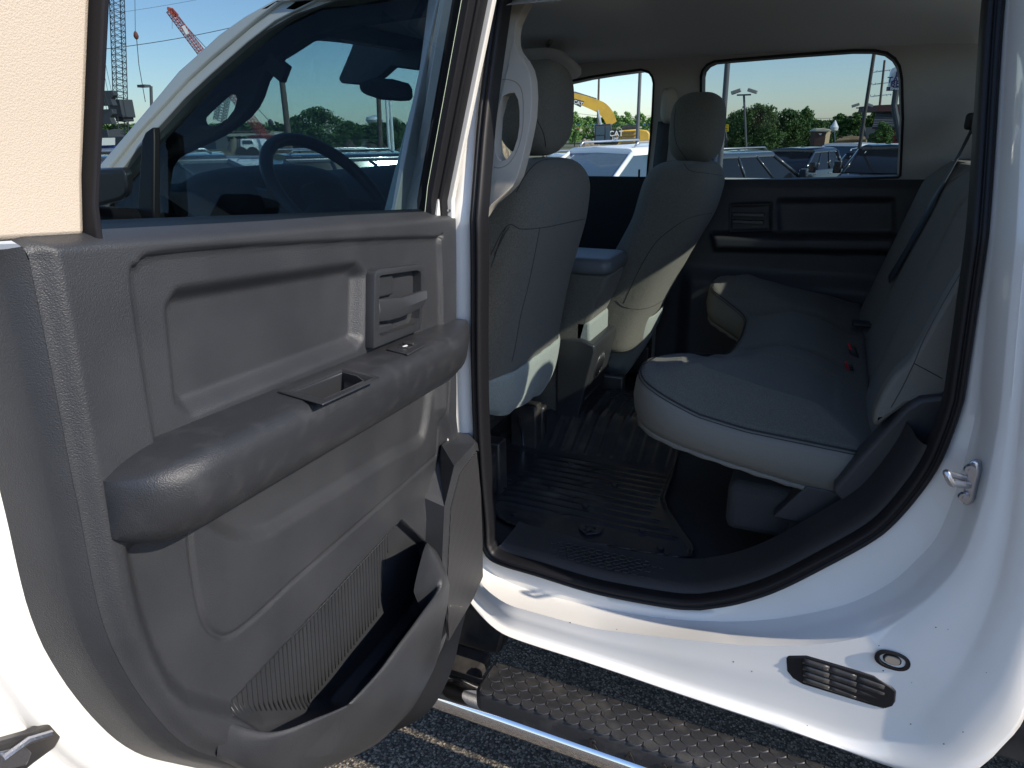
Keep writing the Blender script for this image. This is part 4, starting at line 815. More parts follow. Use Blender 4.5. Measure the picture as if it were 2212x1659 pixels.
# steering wheel: rim fitted to the arc seen through the glass
wc = np.array((-1.27, 1.60, 1.42)); wa = np.array((.755, 0, .656)); wa /= np.linalg.norm(wa); wu = np.array((0, 1., 0)); wv = np.cross(wa, wu); wv *= np.sign(wv[2])
g = G(); g.tube([wc+.192*(math.cos(t)*wu+math.sin(t)*wv) for t in np.linspace(0, 2*math.pi, 49)[:-1]], .0175, 12, closed=True); sw_ = mk('steering_wheel', g, mat('wheel_leather', (.015, .016, .02), .5), truck, ang=180)
g = G(); soft(g, [super_ring(wc-wa*(.03+.0*k), wu, wv, a_, b_, 2.5, 28) for k, a_, b_ in ((0, .075, .06), (0, .08, .065))]+[super_ring(wc-wa*.0, wu, wv, .06, .05, 2.5, 28)]); 
for t in (200, 340, 270): g.tube([wc-wa*.02+.06*(math.cos(R(t))*wu+math.sin(R(t))*wv), wc+.185*(math.cos(R(t))*wu+math.sin(R(t))*wv)], [.018, .012], 8)
g.cyl(wc-wa*.03, wc-wa*.35, .03); mk('wheel_hub', g, DASH, sw_, ang=60)
# outer skin never seen from here but there: roof, far side, hood, lower front, tailward panels
g = G(); rows = []
for x in np.linspace(-1.18, .56, 20):
    row = []
    for t in np.linspace(-1, 1, 21): row.append((x, 2.03+.745*t, 1.925-.03*abs(t)**3-.03*((x+.3)/.9)**2-.012*0))
    rows.append(row)
g.grid(rows); mk('roof', g, WHITE, truck, ang=180)
mks('roof_edge', [G().grid([[(x, q(y), z) for y, z in ((1.285, 1.895), (1.25, 1.875), (1.262, 1.862))] for x in np.linspace(-1.0, .56, 8)]) for q in (lambda y: y, lambda y: 4.06-y)], WHITE, truck)
pl_ = [(-.62, .60), (.56, .60), (.56, 1.39), (-1.80, 1.39), (-1.85, .60)]; g = plate(pl_, [], lambda a, b, d: np.array((a, 2.92+d, b)), .03); mk('far_side_panel', g, WHITE, truck, bevel=.01)
g = plate([(.52, .60), (.52, 1.44), (.50, 1.83), (-.9, 1.85), (-1.75, 1.46), (-1.8, 1.39), (-.62, 1.39)], [offs(rw, .035), offs(fw, .035)], lambda a, b, d: np.array((a, 2.885+d-tum(b), b)), .03); mk('far_side_frame', g, WHITE, truck, bevel=.006)
g = G(); rows = []
for x, z, w_ in ((-1.88, 1.33, .78), (-2.2, 1.31, .80), (-2.7, 1.25, .80), (-3.0, 1.17, .77), (-3.15, 1.0, .74), (-3.18, .55, .72)):
    rows.append([(x, 2.03+w_*t, z-.05*abs(t)**4+.02*math.exp(-(t*3)**2)) for t in np.linspace(-1, 1, 21)])
g.grid(rows); mk('hood', g, WHITE, truck, ang=60)
for y in (1.12, 2.90):
    pf_ = [(-1.80, .56), (-1.80, 1.34), (-2.4, 1.30), (-3.1, 1.12), (-3.12, .60), (-2.95, .60)]+[(-2.48+.47*math.cos(a), .50+.47*math.sin(a)) for a in np.linspace(0.1, math.pi-.1, 12)]; pf_ = [(-1.80, .56), (-1.80, 1.34), (-2.4, 1.30), (-3.1, 1.12), (-3.12, .60)]+[(-2.48+.47*math.cos(a), .50+.47*math.sin(a)) for a in np.linspace(math.pi-.1, .1, 12)]
    g = plate(pf_, [], lambda a, b, d, y=y: np.array((a, y+d, b)), .03); mk('fender', g, WHITE, truck, bevel=.01)
    yy = y+(.16 if y < 2 else -.13); g = G(); g.tube([(-2.48+.30*math.cos(a), yy, .40+.30*math.sin(a)) for a in np.linspace(0, 2*math.pi, 33)[:-1]], .11, 12, closed=True); wh = mk('wheel', g, RUB, truck); g = G(); g.cyl((-2.48, yy-.06, .40), (-2.48, yy+.06, .40), .23, k=24); mk('rim', g, STEEL, wh)
for y in (1.17, 2.86):
    pb_ = [(.60, .64), (.60, 1.40), (2.62, 1.40), (2.62, .66)]+[(1.62+.46*math.cos(a), .50+.46*math.sin(a)) for a in np.linspace(.35, math.pi-.35, 12)]
    mk('bed_side', plate(pb_, [], lambda a, b, d, y=y: np.array((a, y+d, b)), .05), WHITE, truck, bevel=.01)
    yy = y+(.15 if y < 2 else -.10); g = G(); g.tube([(1.62+.30*math.cos(a), yy, .40+.30*math.sin(a)) for a in np.linspace(0, 2*math.pi, 33)[:-1]], .11, 12, closed=True); wh = mk('wheel', g, RUB, truck); g = G(); g.cyl((1.62, yy-.06, .40), (1.62, yy+.06, .40), .23, k=24); mk('rim', g, STEEL, wh)
mk('bed_floor', G().box((1.61, 2.03, .78), (2.02, 1.66, .05)), METAL_D, truck); mk('tailgate', G().box((2.62, 2.03, 1.03), (.05, 1.66, .72)), WHITE, truck, bevel=.01); mk('bed_front', G().box((.62, 2.03, 1.09), (.04, 1.64, .60)), WHITE, truck)
g = G(); g.box((-1.9, 2.03, 1.0), (.06, 1.5, .7)); g.box((-.65, 2.03, .565), (2.4, 1.4, .04)); mk('firewall', g, METAL_D, truck)
# ---------------------------------------------------------------- rear floor mat, resting on the carpet
ME = [(-.722, 1.455), (-.700, 1.420), (-.66, 1.398), (-.568, 1.384), (-.43, 1.392), (-.292, 1.403), (-.219, 1.414), (-.192, 1.435), (-.196, 1.475), (-.215, 1.505), (-.290, 1.623), (-.312, 1.679), (-.318, 1.778), (-.322, 1.935), (-.33, 2.2), (-.31, 2.5), (-.22, 2.66), (-.95, 2.66), (-.98, 2.0), (-.98, 1.50), (-.80, 1.48)]
def mz(X, Y):
    z = FZ+.012+np.vectorize(tunnel)(Y); d = sdf(ME, X, Y); z += .012*ss(d, -.014, -.004)-.004*ss(d, -.003, 0)
    for k in range(11):
        yy = 1.50+k*.031; a = ss(X, -.74, -.70)*ss(-X, .235+.09*min(1, k/3), .26+.09*min(1, k/3)); gap = 1-np.exp(-((X+.55+.03*(k % 3))/.02)**2)*(k % 3 == 0)
        z += .005*np.exp(-((Y-yy)/.0052)**4)*a*gap
    for k in range(15):
        xx = -.93+k*.042; z += .005*np.exp(-((X-xx)/.007)**4)*ss(Y, 1.845, 1.86)*ss(-Y, -2.32, -2.30)
    return z
g = relief(ME, .0045, mz, lambda x, y, z: np.array((x, y, z))); fm = mk('rear_floor_mat', g, MATR, None, ang=180, label='black rubber floor mat with raised ribs on the rear floor', cat='floor mat')
for a, b in ((-.62, 1.62), (-.33, 1.50), (-.46, 1.70), (-.62, 1.78), (-.27, 1.44), (-.66, 1.45), (-.50, 1.56)):
    mk('mat_stud', G().prism([(a+.009*math.cos(R(q)), b+.009*math.sin(R(q)), FZ+.012) for q in range(0, 360, 60)], (0, 0, .009)), MATR, fm, bevel=.001)
g = G(); 
for i in range(7):
    for j in range(5): g.box((-.88+.022*i+(j % 2)*.011, 1.52+.018*j+.02, FZ+.020), (.012, .004, .003), np.array(Matrix.Rotation(R(20), 3, 'Z')))
mk('tread_pattern', g, MATR, fm); g = G()
for i in range(5):
    for j in range(5): g.box((-.60+.024*i+(j % 2)*.012, 2.24+.02*j-.1, FZ+.105), (.014, .004, .003), np.array(Matrix.Rotation(R(20), 3, 'Z')))
mk('tread_pattern', g, MATR, fm)
# moulded emblem near the outer edge of the mat: shield with curled horns
ec = np.array((-.452, 1.447, FZ+.016)); g = G(); g.prism([ec+np.array((x, y, 0))*.9 for x, y in ((-.035, .022), (.035, .022), (.030, -.004), (0, -.026), (-.030, -.004))], (0, 0, .004)); em = mk('mat_emblem', g, MATR, fm, bevel=.001)
g = G()
for s_ in (-1, 1): g.tube([ec+np.array((s_*(.004+.013*t*math.cos(t*5)*.8+.006), .008+.013*t*math.sin(t*5), .006)) for t in np.linspace(.1, 1, 16)], .0028, 6)
g.prism([ec+np.array((x, y, .004)) for x, y in ((-.006, .010), (.006, .010), (.004, -.014), (-.004, -.014))], (0, 0, .004)); mk('emblem_head', g, MATR, em)
# ================================================================ outdoors
def gz(r): return -1.05*float(np.clip((r-4)/22, 0, 1))
g = G(); rr = [1, 2, 3, 4, 6, 8, 10, 12, 14, 16, 18, 20, 22, 24, 26, 30, 40, 80, 160, 320, 700, 1500, 4000]; n_ = 72
g.grid([[(r*math.cos(2*math.pi*j/n_), r*math.sin(2*math.pi*j/n_), gz(r)) for j in range(n_)] for r in rr], True); g.fan(0, n_, (0, 0, 0))
m = mat('asphalt', (.03, .028, .027), .9); nt = m.node_tree; b = nt.nodes['Principled BSDF']; tc = nt.nodes['Texture Coordinate']
v = nt.nodes.new('ShaderNodeTexVoronoi'); v.inputs['Scale'].default_value = 170; nt.links.new(tc.outputs['Object'], v.inputs['Vector'])
w2 = nt.nodes.new('ShaderNodeSeparateColor'); nt.links.new(v.outputs['Color'], w2.inputs[0]); r = nt.nodes.new('ShaderNodeValToRGB'); e = r.color_ramp.elements
e[0].position = .0; e[0].color = (.05, .045, .04, 1); e[1].position = 1; e[1].color = (.36, .31, .24, 1)
for p_, c_ in ((.28, (.07, .062, .052, 1)), (.45, (.12, .105, .085, 1)), (.75, (.20, .17, .135, 1))): q = e.new(p_); q.color = c_
nt.links.new(w2.outputs[0], r.inputs[0])
dd_ = nt.nodes.new('ShaderNodeMath'); dd_.operation = 'GREATER_THAN'; dd_.inputs[1].default_value = .62; nt.links.new(v.outputs['Distance'], dd_.inputs[0])
mx = nt.nodes.new('ShaderNodeMix'); mx.data_type = 'RGBA'; nt.links.new(dd_.outputs[0], mx.inputs[0]); nt.links.new(r.outputs[0], mx.inputs[6]); mx.inputs[7].default_value = (.028, .026, .024, 1); nt.links.new(mx.outputs[2], b.inputs['Base Color'])
bp_ = nt.nodes.new('ShaderNodeBump'); bp_.inputs['Strength'].default_value = .6; bp_.inputs['Distance'].default_value = .004; bp_.invert = True; nt.links.new(v.outputs['Distance'], bp_.inputs['Height']); nt.links.new(bp_.outputs[0], b.inputs['Normal'])
mk('ground', g, m, None, ang=180, kind='structure')
def base(u, r): p = AT(u, 400, r); return np.array((p[0], p[1], gz(r)))
POLE = mat('galvanised_pole', (.10, .105, .11), .6); WOOD = mat('weathered_wood', (.09, .07, .055), .9, col2=(.14, .11, .09), nscale=3)
YEL = mat('machine_yellow', (.72, .42, .05), .5, col2=(.60, .36, .06), nscale=1.5); DGL = mat('dark_glass', (.012, .014, .017), .08, spec=.25); GLB = mat('blue_glass', (.05, .08, .11), .10, spec=.35)
RED = mat('red_paint', (.42, .07, .045), .5); TYRE = mat('tyre', (.02, .02, .02), .8); RIMM = mat('alloy', (.5, .5, .52), .3, metal=.8)
CRN = mat('crane_steel', (.06, .065, .075), .6); BLK = mat('black_paint', (.012, .013, .016), .18, coat=.8); DGR = mat('dark_grey_paint', (.045, .055, .065), .2, coat=.8); NAVY = mat('navy_paint', (.02, .028, .045), .2, coat=.8)
LWHITE = mat('lot_white_paint', (.78, .78, .78), .3, coat=.5); LAMP = mat('lamp_housing', (.35, .34, .30), .5)
# ---------------------------------------------------------------- light poles, utility poles
def pole(name, label, u0, v0, u1, v1, r, rad, cat, m=POLE, top=None, group=None):
    a = AT(u0, v0, r); bb = AT(u1, v1, r); d = a-bb; k = (gz(r)-bb[2])/d[2] if abs(d[2]) > 1e-6 else 0
    ft = np.array((bb[0], bb[1], gz(r))); tp = np.array((bb[0]+(d[0])*.0, bb[1], a[2])); tp = np.array((a[0], a[1], a[2]))
    if top: tp = tp+(tp-ft)*top
    e_ = empty(name, ft, label=label, cat=cat, group=group); g = G(); g.tube([(0, 0, 0), tp-ft], [rad, rad*.8], 12); mk('shaft', g, m, e_); g = G(); g.cyl((0, 0, 0), (0, 0, .06), rad*2.2); mk('base_plate', g, m, e_); return e_, ft, tp
pole('lot_light_pole', 'thick grey steel pole beside the far headrest in the rear window', 1572, 130, 1561, 300, 14, .055, 'pole', top=.8)
pole('lot_light_pole', 'dark slim pole rising between the two black trucks', 1889, 110, 1857, 312, 24, .055, 'pole', mat('dark_pole', (.05, .045, .04), .6), top=.8)
pole('lot_light_pole', 'grey pole in front of the yellow excavator body', 1383, 150, 1376, 318, 30, .075, 'pole', top=.8)
for u0, v0, u1, v1, r, rad, lab in ((1294, 165, 1291, 272, 95, .16, 'thin wooden utility pole above the excavator boom'), (1911, 130, 1893, 300, 120, .18, 'tall wooden utility pole with three white insulator arms'), (604, 132, 624, 300, 60, .26, 'brown wooden pole left of the big tree behind the windshield'), (814, 130, 820, 300, 70, .24, 'wooden pole just left of the twin white poles')):
    e_, ft, tp = pole('utility_pole', lab, u0, v0, u1, v1, r, rad, 'utility pole', WOOD)
    if 'insulator' in lab:
        for v_ in (155, 182, 208):
            c = AT(1911-(v_-130)*.106, v_, r)-ft; g = G(); g.tube([c+np.array((-1.3, 0, 0)), c+np.array((1.3, 0, .25))], .07, 6)
            for q in (-1.3, -.8, .8, 1.3): g.cyl(c+np.array((q, 0, .0)), c+np.array((q, 0, .25)), .09)
            mk('crossarm', g, LWHITE, e_)
for k, (u0, u1) in enumerate(((833, 840), (841, 848))):
    pole('white_pole', ('left' if k == 0 else 'right')+' one of the twin white steel poles right of the mirror', u0, 190, u1, 314, 55, .13, 'pole', LWHITE, group='twin white poles')
def flood(u, v, r, lab, heads):
    ft = base(u+3, r); tp = AT(u, v, r); e_ = empty('flood_light', ft, label=lab, cat='street light'); g = G(); g.tube([(0, 0, 0), tp-ft], .07, 8); mk('shaft', g, POLE, e_); c = tp-ft
    g = G(); g.tube([c+np.array((-.45, 0, 0)), c+np.array((.45, 0, 0))], .05, 6); mk('crossarm', g, POLE, e_)
    for s_ in heads: g = G(); g.box(c+np.array((.52*s_, 0, .22)), (.62, .40, .22), np.array(Matrix.Rotation(R(18*s_), 3, 'Y'))); mk('lamp_head', g, LAMP, e_, bevel=.03)
flood(1607, 205, 52, 'twin head floodlight pole rising above the big dark tree', (-1, 1)); flood(1862, 233, 70, 'small twin head floodlight behind the slim dark pole', (-1, 1))
ft = base(1801, 55); tp = AT(1801, 285, 55); e_ = empty('street_lamp', ft, label='small post lamp with white acorn globe beside the portable toilet', cat='street lamp'); g = G(); g.tube([(0, 0, 0), tp-ft], .07, 8); mk('shaft', g, BLK, e_); c = tp-ft
g = G(); soft(g, [super_ring(c+np.array((0, 0, z)), (1, 0, 0), (0, 1, 0), q, q, 2, 12) for z, q in ((0, .10), (.1, .24), (.3, .27), (.5, .16), (.75, .03))]); mk('globe', g, LWHITE, e_)
a = AT(310, 186, 40); ft = base(331, 40); tp = AT(326, 186, 40); e_ = empty('street_lamp', ft, label='grey lamp post with a flat arm left of the sloping roof pillar', cat='street lamp'); g = G(); g.tube([(0, 0, 0), tp-ft], .07, 8); mk('shaft', g, POLE, e_); g = G(); g.tube([tp-ft, a-ft], .05, 6); mk('arm', g, POLE, e_); g = G(); g.box(a-ft, (.5, .3, .12)); mk('lamp_head', g, POLE, e_)
# overhead wires
for u0, v0, u1, v1, r0, r1, lab in ((1700, 252, 1895, 248, 130, 120, 'pale overhead cable crossing in front of the right hand trees'), (1235, 243, 1405, 250, 120, 120, 'overhead wire crossing the light green trees above the excavator'), (150, 40, 600, -40, 90, 90, 'upper thin cable crossing the blue sky behind the tower'), (166, 112, 560, 45, 90, 90, 'lower thin cable crossing the blue sky behind the tower')):
    a, b_ = AT(u0, v0, r0), AT(u1, v1, r1); P = [a+(b_-a)*t-np.array((0, 0, 1.2*4*t*(1-t)*.3)) for t in np.linspace(0, 1, 12)]; g = G(); g.tube(P, .035 if v0 > 100 else .015, 5); mk('overhead_cable', g, LAMP if v0 > 200 else CRN, label=lab, cat='cable')
# ---------------------------------------------------------------- vehicles
def vehicle(kind, pos, head, paint, label, group='vehicles parked in the lot'):
    L_, W_, H_ = {'suv': (4.75, 1.90, 1.74), 'pickup': (5.9, 2.03, 1.93), 'sedan': (4.7, 1.85, 1.48)}[kind]
    e_ = empty('parked_'+kind, pos, math.radians(head), label=label, cat={'suv': 'SUV', 'pickup': 'pickup truck', 'sedan': 'car'}[kind], group=group)
    zb = {'suv': 1.08, 'pickup': 1.30, 'sedan': .95}[kind]; hz = zb-.02; w = W_/2
    if kind == 'pickup': prof = [(-L_/2, .62), (-L_/2, 1.25), (-.95, 1.27), (-.75, 1.31), (1.15, 1.31), (1.3, 1.29), (2.72, 1.17), (2.93, 1.02), (2.95, .55), (2.6, .42), (-2.6, .45)]; gh = (-.95, 1.55, -.80, .62); 
    elif kind == 'suv': prof = [(-2.33, .50), (-2.36, .98), (-2.30, 1.09), (1.0, 1.08), (1.15, 1.07), (2.05, .96), (2.32, .75), (2.36, .42), (-2.2, .32)]; gh = (-2.28, 1.35, -1.95, .35)
    else: prof = [(-2.3, .45), (-2.32, .88), (-1.7, .95), (1.0, .93), (2.0, .80), (2.3, .62), (2.32, .35), (-2.2, .28)]; gh = (-1.75, 1.25, -1.0, .25)
    xs = [p[0] for p in prof]; g = G(); rows = []
    for s_ in (-1, -.985, -.93, .93, .985, 1):
        k = {1: .93, .985: .985, .93: 1}[abs(s_)]; rows.append([np.array((x*(1 if abs(s_) < .98 else .985), s_*w, .6+(z-.6)*k)) for x, z in prof])
    g.grid(rows, False); 
    g = G(); n = len(prof); g.v = []; g.grid([r_+[r_[0]] for r_ in rows]); g.add(rows[0], [tuple(range(n))]); g.add(rows[-1], [tuple(reversed(range(n)))])
    body_ = mk('body', g, paint, e_, ang=40)
    x0, x1, t0, t1 = gh; zt = H_
    bot = [(x0, -w*.97, hz), (x1, -w*.93, hz), (x1+.12, 0, hz), (x1, w*.93, hz), (x0, w*.97, hz)]; tw = w*.76
    top_ = [(t0, -tw, zt-.11), (t1, -tw*.96, zt-.13), (t1+.08, 0, zt-.11), (t1, tw*.96, zt-.13), (t0, tw, zt-.11)]
    g = G(); g.grid([bot, top_], True); g.f.append((5, 6, 7, 8, 9)); mk('windows', g, DGL if paint is not LWHITE else GLB, e_, ang=30)
    g = G(); rf = [[np.array((x, y*s_, z+dz)) for x, y, z in top_] for s_, dz in ((1.03, -.03), (1.035, .03), (.98, .075), (.85, .10), (.5, .115))]; soft(g, rf, capa=False); roof_ = mk('roof', g, paint, e_, ang=70)
    def lerp(i, j, t, k): a = np.array(bot[i])*(1-t)+np.array(bot[j])*t; b2 = np.array(top_[i])*(1-t)+np.array(top_[j])*t; return a*(1-k)+b2*k
    g = G()
    for i, j, t, w_ in ((0, 0, 0, .06), (4, 4, 0, .06), (1, 1, 0, .045), (3, 3, 0, .045), (0, 1, .36, .035), (4, 3, .36, .035), (0, 1, .68, .03), (4, 3, .68, .03)): g.tube([lerp(i, j, t, -.02)*np.array((1, 1.005, 1)), lerp(i, j, t, 1.0)], w_, 6)
    mk('pillars', g, paint, e_, ang=180)
    for s_ in (-1, 1):
        for x in (-L_*.30, L_*.315):
            rw_ = .40 if kind == 'pickup' else .35; g = G(); g.tube([(x+(rw_-.11)*math.cos(a), s_*(w-.10), rw_+(rw_-.11)*math.sin(a)) for a in np.linspace(0, 2*math.pi, 21)[:-1]], .11, 8, closed=True); wh = mk('wheel', g, TYRE, e_, ang=180); g = G(); g.cyl((x, s_*(w-.16), rw_), (x, s_*(w-.02), rw_), rw_*.66, k=18); mk('rim', g, RIMM, wh)
        g = G(); g.box((x1-.18, s_*(w+.10), zb+.10), (.12, .20, .20 if kind != 'pickup' else .30)); mk('mirror', g, paint if kind != 'pickup' else BLK, e_, bevel=.03)
        hx = prof[-4][0] if kind != 'suv' else 2.26; g = G(); g.box((L_/2-.16, s_*(w-.28), .86 if kind != 'pickup' else .98), (.22, .36, .13 if kind != 'pickup' else .22)); mk('headlight', g, mat('headlamp', (.5, .52, .55), .12) if 'headlamp' not in MATS else MATS['headlamp'], e_, bevel=.02)
        g = G(); g.box((-L_/2+.02, s_*(w-.10), .95), (.10, .14, .42)); mk('tail_light', g, REDP, e_, bevel=.02)
        g = G(); g.box((x0+.9, s_*(w+.004), zb-.12), (.2, .03, .03)); g.box((x0+1.9, s_*(w+.004), zb-.12), (.2, .03, .03)); mk('door_handle', g, RIMM, e_, bevel=.008)
        if kind == 'suv': g = G(); g.tube([(t0+.1, s_*tw*.86, zt), (t0+.16, s_*tw*.86, zt+.07), (t1-.3, s_*tw*.86, zt+.06), (t1-.2, s_*tw*.86, zt-.01)], .02, 6); mk('roof_rail', g, RIMM, e_, ang=180)
    g = G(); g.box((L_/2-.05, 0, .80 if kind != 'pickup' else .92), (.12, 1.1, .30 if kind != 'pickup' else .40)); gr_ = mk('grille', g, TRIMD if kind != 'pickup' else RIMM, e_, bevel=.03)
    g = G(); g.box((L_/2-.02, 0, .46), (.16, 1.7, .18)); mk('bumper', g, RIMM if kind == 'pickup' else TRIMD, e_, bevel=.04)
    if kind == 'pickup': g = G(); soft(g, [super_ring((L_/2+.012+.006*k, 0, .95), (0, 1, 0), (0, 0, 1), q, q*.42, 2, 20) for k, q in ((0, .16), (1, .15))], capa=False); mk('oval_badge', g, mat('badge_blue', (.02, .05, .18), .3) if 'badge_blue' not in MATS else MATS['badge_blue'], e_)
    g = G(); x_ = (x1+t1)/2; mk('windshield_sticker', g.add([(lerp(1, 3, .12, .86)+np.array((.03, 0, 0))), (lerp(1, 3, .26, .86)+np.array((.05, 0, 0))), (lerp(1, 3, .26, .95)+np.array((.05, 0, 0))), (lerp(1, 3, .12, .95)+np.array((.03, 0, 0)))], [(0, 1, 2, 3)]), LWHITE, e_)
    return e_
def face(u, r, rel):                                       # heading (degrees) relative to facing the camera
    p = base(u, r); return p, math.degrees(math.atan2(-p[1], -p[0]))+rel
def veh(kind, u, r, rel, paint, label):
    p, h = face(u, r, rel); return vehicle(kind, p, h, paint, label)
veh('suv', 1592, 18.5, 146, DGR, 'dark grey SUV nearest the thick pole, its side windows showing')
veh('suv', 1618, 27, 100, LWHITE, 'white SUV roof showing just behind the dark grey SUV')
veh('pickup', 1722, 25.5, -27, BLK, 'black pickup truck facing this way left of the slim dark pole')
veh('pickup', 1915, 22, -4, BLK, 'black pickup truck facing this way at the right end of the window')
veh('suv', 1868, 29, -10, NAVY, 'dark blue SUV half hidden behind the right hand black truck')
veh('pickup', 1830, 33, 150, LWHITE, 'white pickup truck with a red tail light between two black trucks')
veh('suv', 1318, 13.6, -36, LWHITE, 'white SUV with roof rails in front of the excavator')
veh('suv', 1228, 21, -70, LWHITE, 'white SUV partly hidden behind the driver headrest')
veh('suv', 430, 13, 100, DGR, 'dark SUV just behind the sloping roof pillar, its long roof showing')
veh('suv', 655, 24, 60, LWHITE, 'white SUV framed inside the top of the steering wheel rim')
veh('suv', 580, 30, 70, LWHITE, 'white SUV farther back, left of the steering wheel rim')
veh('suv', 815, 15, 110, NAVY, 'dark blue SUV seen right of the steering wheel')
veh('sedan', 1150, 30, 60, LWHITE, 'white car glimpsed through the loop of the pale grab handle')
# ---------------------------------------------------------------- excavator
r = 66; ex0 = base(1335, r); rt = np.array((math.cos(math.atan2(ex0[1], ex0[0])-math.pi/2), math.sin(math.atan2(ex0[1], ex0[0])-math.pi/2), 0)); fw_ = np.array((-rt[1], rt[0], 0)); upz = np.array((0, 0, 1.))
exc = empty('excavator', ex0, label='yellow tracked excavator with raised boom and black cab', cat='excavator')
def EX(u, v, dr=0.): return AT(u, v, r+dr)-ex0
g = G(); pb_ = [EX(u, v, -1) for u, v in ((1322, 283), (1377, 279), (1378, 317), (1320, 317))]; g.prism(pb_, fw_*2.6); mk('house', g, YEL, exc, bevel=.08)
g = G(); pb_ = [EX(u, v, -1.1) for u, v in ((1379, 279), (1398, 281), (1404, 288), (1404, 316), (1379, 317))]; g.prism(pb_, fw_*2.8); mk('counterweight', g, YEL, exc, bevel=.12)
g = G(); pb_ = [EX(u, v, -1.15) for u, v in ((1284, 270), (1321, 267), (1322, 312), (1283, 312))]; g.prism(pb_, fw_*1.6); cb = mk('cab', g, BLK, exc, bevel=.08)
for q in (((1288, 273), (1306, 272), (1306, 291), (1287, 292)), ((1308, 272), (1318, 271), (1318, 308), (1308, 308)), ((1287, 294), (1305, 293), (1305, 309), (1286, 309))): g = G(); g.prism([EX(u, v, -1.22) for u, v in q], fw_*.05); mk('cab_window', g, GLB, cb)
g = G(); pb_ = [EX(u, v, -1.12) for u, v in ((1323, 281), (1341, 280), (1335, 311), (1323, 312))]; g.prism(pb_, fw_*.1); mk('side_panel', g, BLK, exc)
for k in range(4): g = G(); g.prism([EX(u, v, -1.14) for u, v in ((1343, 284+k*7.5), (1373, 283+k*7.5), (1373, 286.5+k*7.5), (1343, 287.5+k*7.5))], fw_*.1); mk('louvre', g, mat('louvre_brown', (.16, .11, .05), .7) if 'louvre_brown' not in MATS else MATS['louvre_brown'], exc)
g = G(); g.prism([EX(u, v, -.5) for u, v in ((1345, 271), (1376, 269), (1378, 279), (1344, 281))], fw_*1.5); mk('exhaust_hood', g, BLK, exc, bevel=.05)
ctr_ = [(1323, 268), (1320, 262), (1313, 248), (1300, 234), (1283, 226), (1262, 218), (1240, 211), (1215, 205), (1180, 200)]; wd_ = [.42, .46, .50, .50, .46, .42, .36, .30, .2]
P = cm([EX(u, v, -.3) for u, v in ctr_], 4); W_ = np.interp(np.linspace(0, 8, len(P)), range(9), wd_); rows = []
for i, p in enumerate(P):
    t = P[min(i+1, len(P)-1)]-P[max(0, i-1)]; t /= np.linalg.norm(t); n = np.cross(t, fw_); n /= np.linalg.norm(n); rows.append([p+n*W_[i]-fw_*.28, p+n*W_[i]+fw_*.28, p-n*W_[i]+fw_*.28, p-n*W_[i]-fw_*.28])
g = G(); g.grid(rows, True); g.f += [(0, 1, 2, 3), tuple(len(g.v)-k for k in (1, 2, 3, 4))]; bm_ = mk('boom', g, YEL, exc, ang=30)
g = G(); g.tube([EX(1295, 258, -.9), EX(1291, 238, -.9)], .10, 8); g.tube([EX(1298, 272, -.9), EX(1293, 250, -.9)], .14, 8); mk('boom_cylinder', g, RIMM, exc)
g = G(); g.tube([EX(1288, 216, -.3), EX(1240, 201, -.3)], .15, 8); g.tube([EX(1240, 201, -.3), EX(1208, 190, -.3)], .08, 8); mk('stick_cylinder', g, CRN, exc)
g = G(); g.prism([EX(u, v, -.3) for u, v in ((1205, 189), (1212, 189), (1218, 206), (1150, 330), (1140, 325), (1205, 207))], fw_*.4); mk('stick', g, YEL, exc, bevel=.04)
g = G(); g.prism([EX(u, v, -.62) for u, v in ((1242, 213), (1262, 219), (1254, 232), (1236, 223))], fw_*.05); mk('boom_decal', g, BLK, bm_)
def sidetext(name, s, u, v, h, dr, m, par, rot=0): 
    o = EX(u, v, dr); x = rt*math.cos(rot)+upz*math.sin(rot); y = -rt*math.sin(rot)+upz*math.cos(rot); return text(name, s, h, m, par, frame(o, x, y), .01)
sidetext('lettering', 'CAT', 1249, 222.5, .42, -.70, LWHITE, bm_, R(-17)); sidetext('lettering', 'CAT', 1331, 289, .62, -1.2, LWHITE, exc); sidetext('lettering', '336F', 1329, 299, .30, -1.2, LWHITE, exc)
g = G(); g.prism([EX(u, v, -1.3) for u, v in ((1329, 294), (1331, 289.5), (1334, 294))], fw_*.02); mk('triangle_mark', g, YEL, exc)
for dr in (-1.4, 1.6): g = G(); P = [EX(u, v, dr) for u, v in ((1275, 330), (1285, 322), (1385, 322), (1397, 330), (1385, 341), (1285, 341))]; g.prism(P, fw_*.6); mk('track', g, TYRE, exc, bevel=.15)
g = G(); g.box(EX(1333, 319, .5), (2.2, 2.2, .4)); mk('turntable', g, CRN, exc)
# ---------------------------------------------------------------- cranes
def lattice(g, a, b, w, nseg, rc, rd, w1=None):
    a = np.array(a); b = np.array(b); t = b-a; t /= np.linalg.norm(t); u = np.cross(t, (0.3, 1, .1)); u /= np.linalg.norm(u); v = np.cross(t, u); w1 = w if w1 is None else w1
    C_ = lambda k, s, q: a+(b-a)*k+(u*s+v*q)*(w+(w1-w)*k)/2
    cs_ = [(-1, -1), (1, -1), (1, 1), (-1, 1)]
    for s, q in cs_: g.tube([C_(0, s, q), C_(1, s, q)], rc, 5)
    for i in range(nseg):
        k0, k1 = i/nseg, (i+1)/nseg
        for j in range(4):
            p, q = cs_[j], cs_[(j+1) % 4]; g.tube([C_(k0, *p), C_(k1, *q)], rd, 4); g.tube([C_(k1, *p), C_(k1, *q)], rd, 4)
            if j % 2 == 0: g.tube([C_(k0, *q), C_(k1, *p)], rd, 4)
    return g
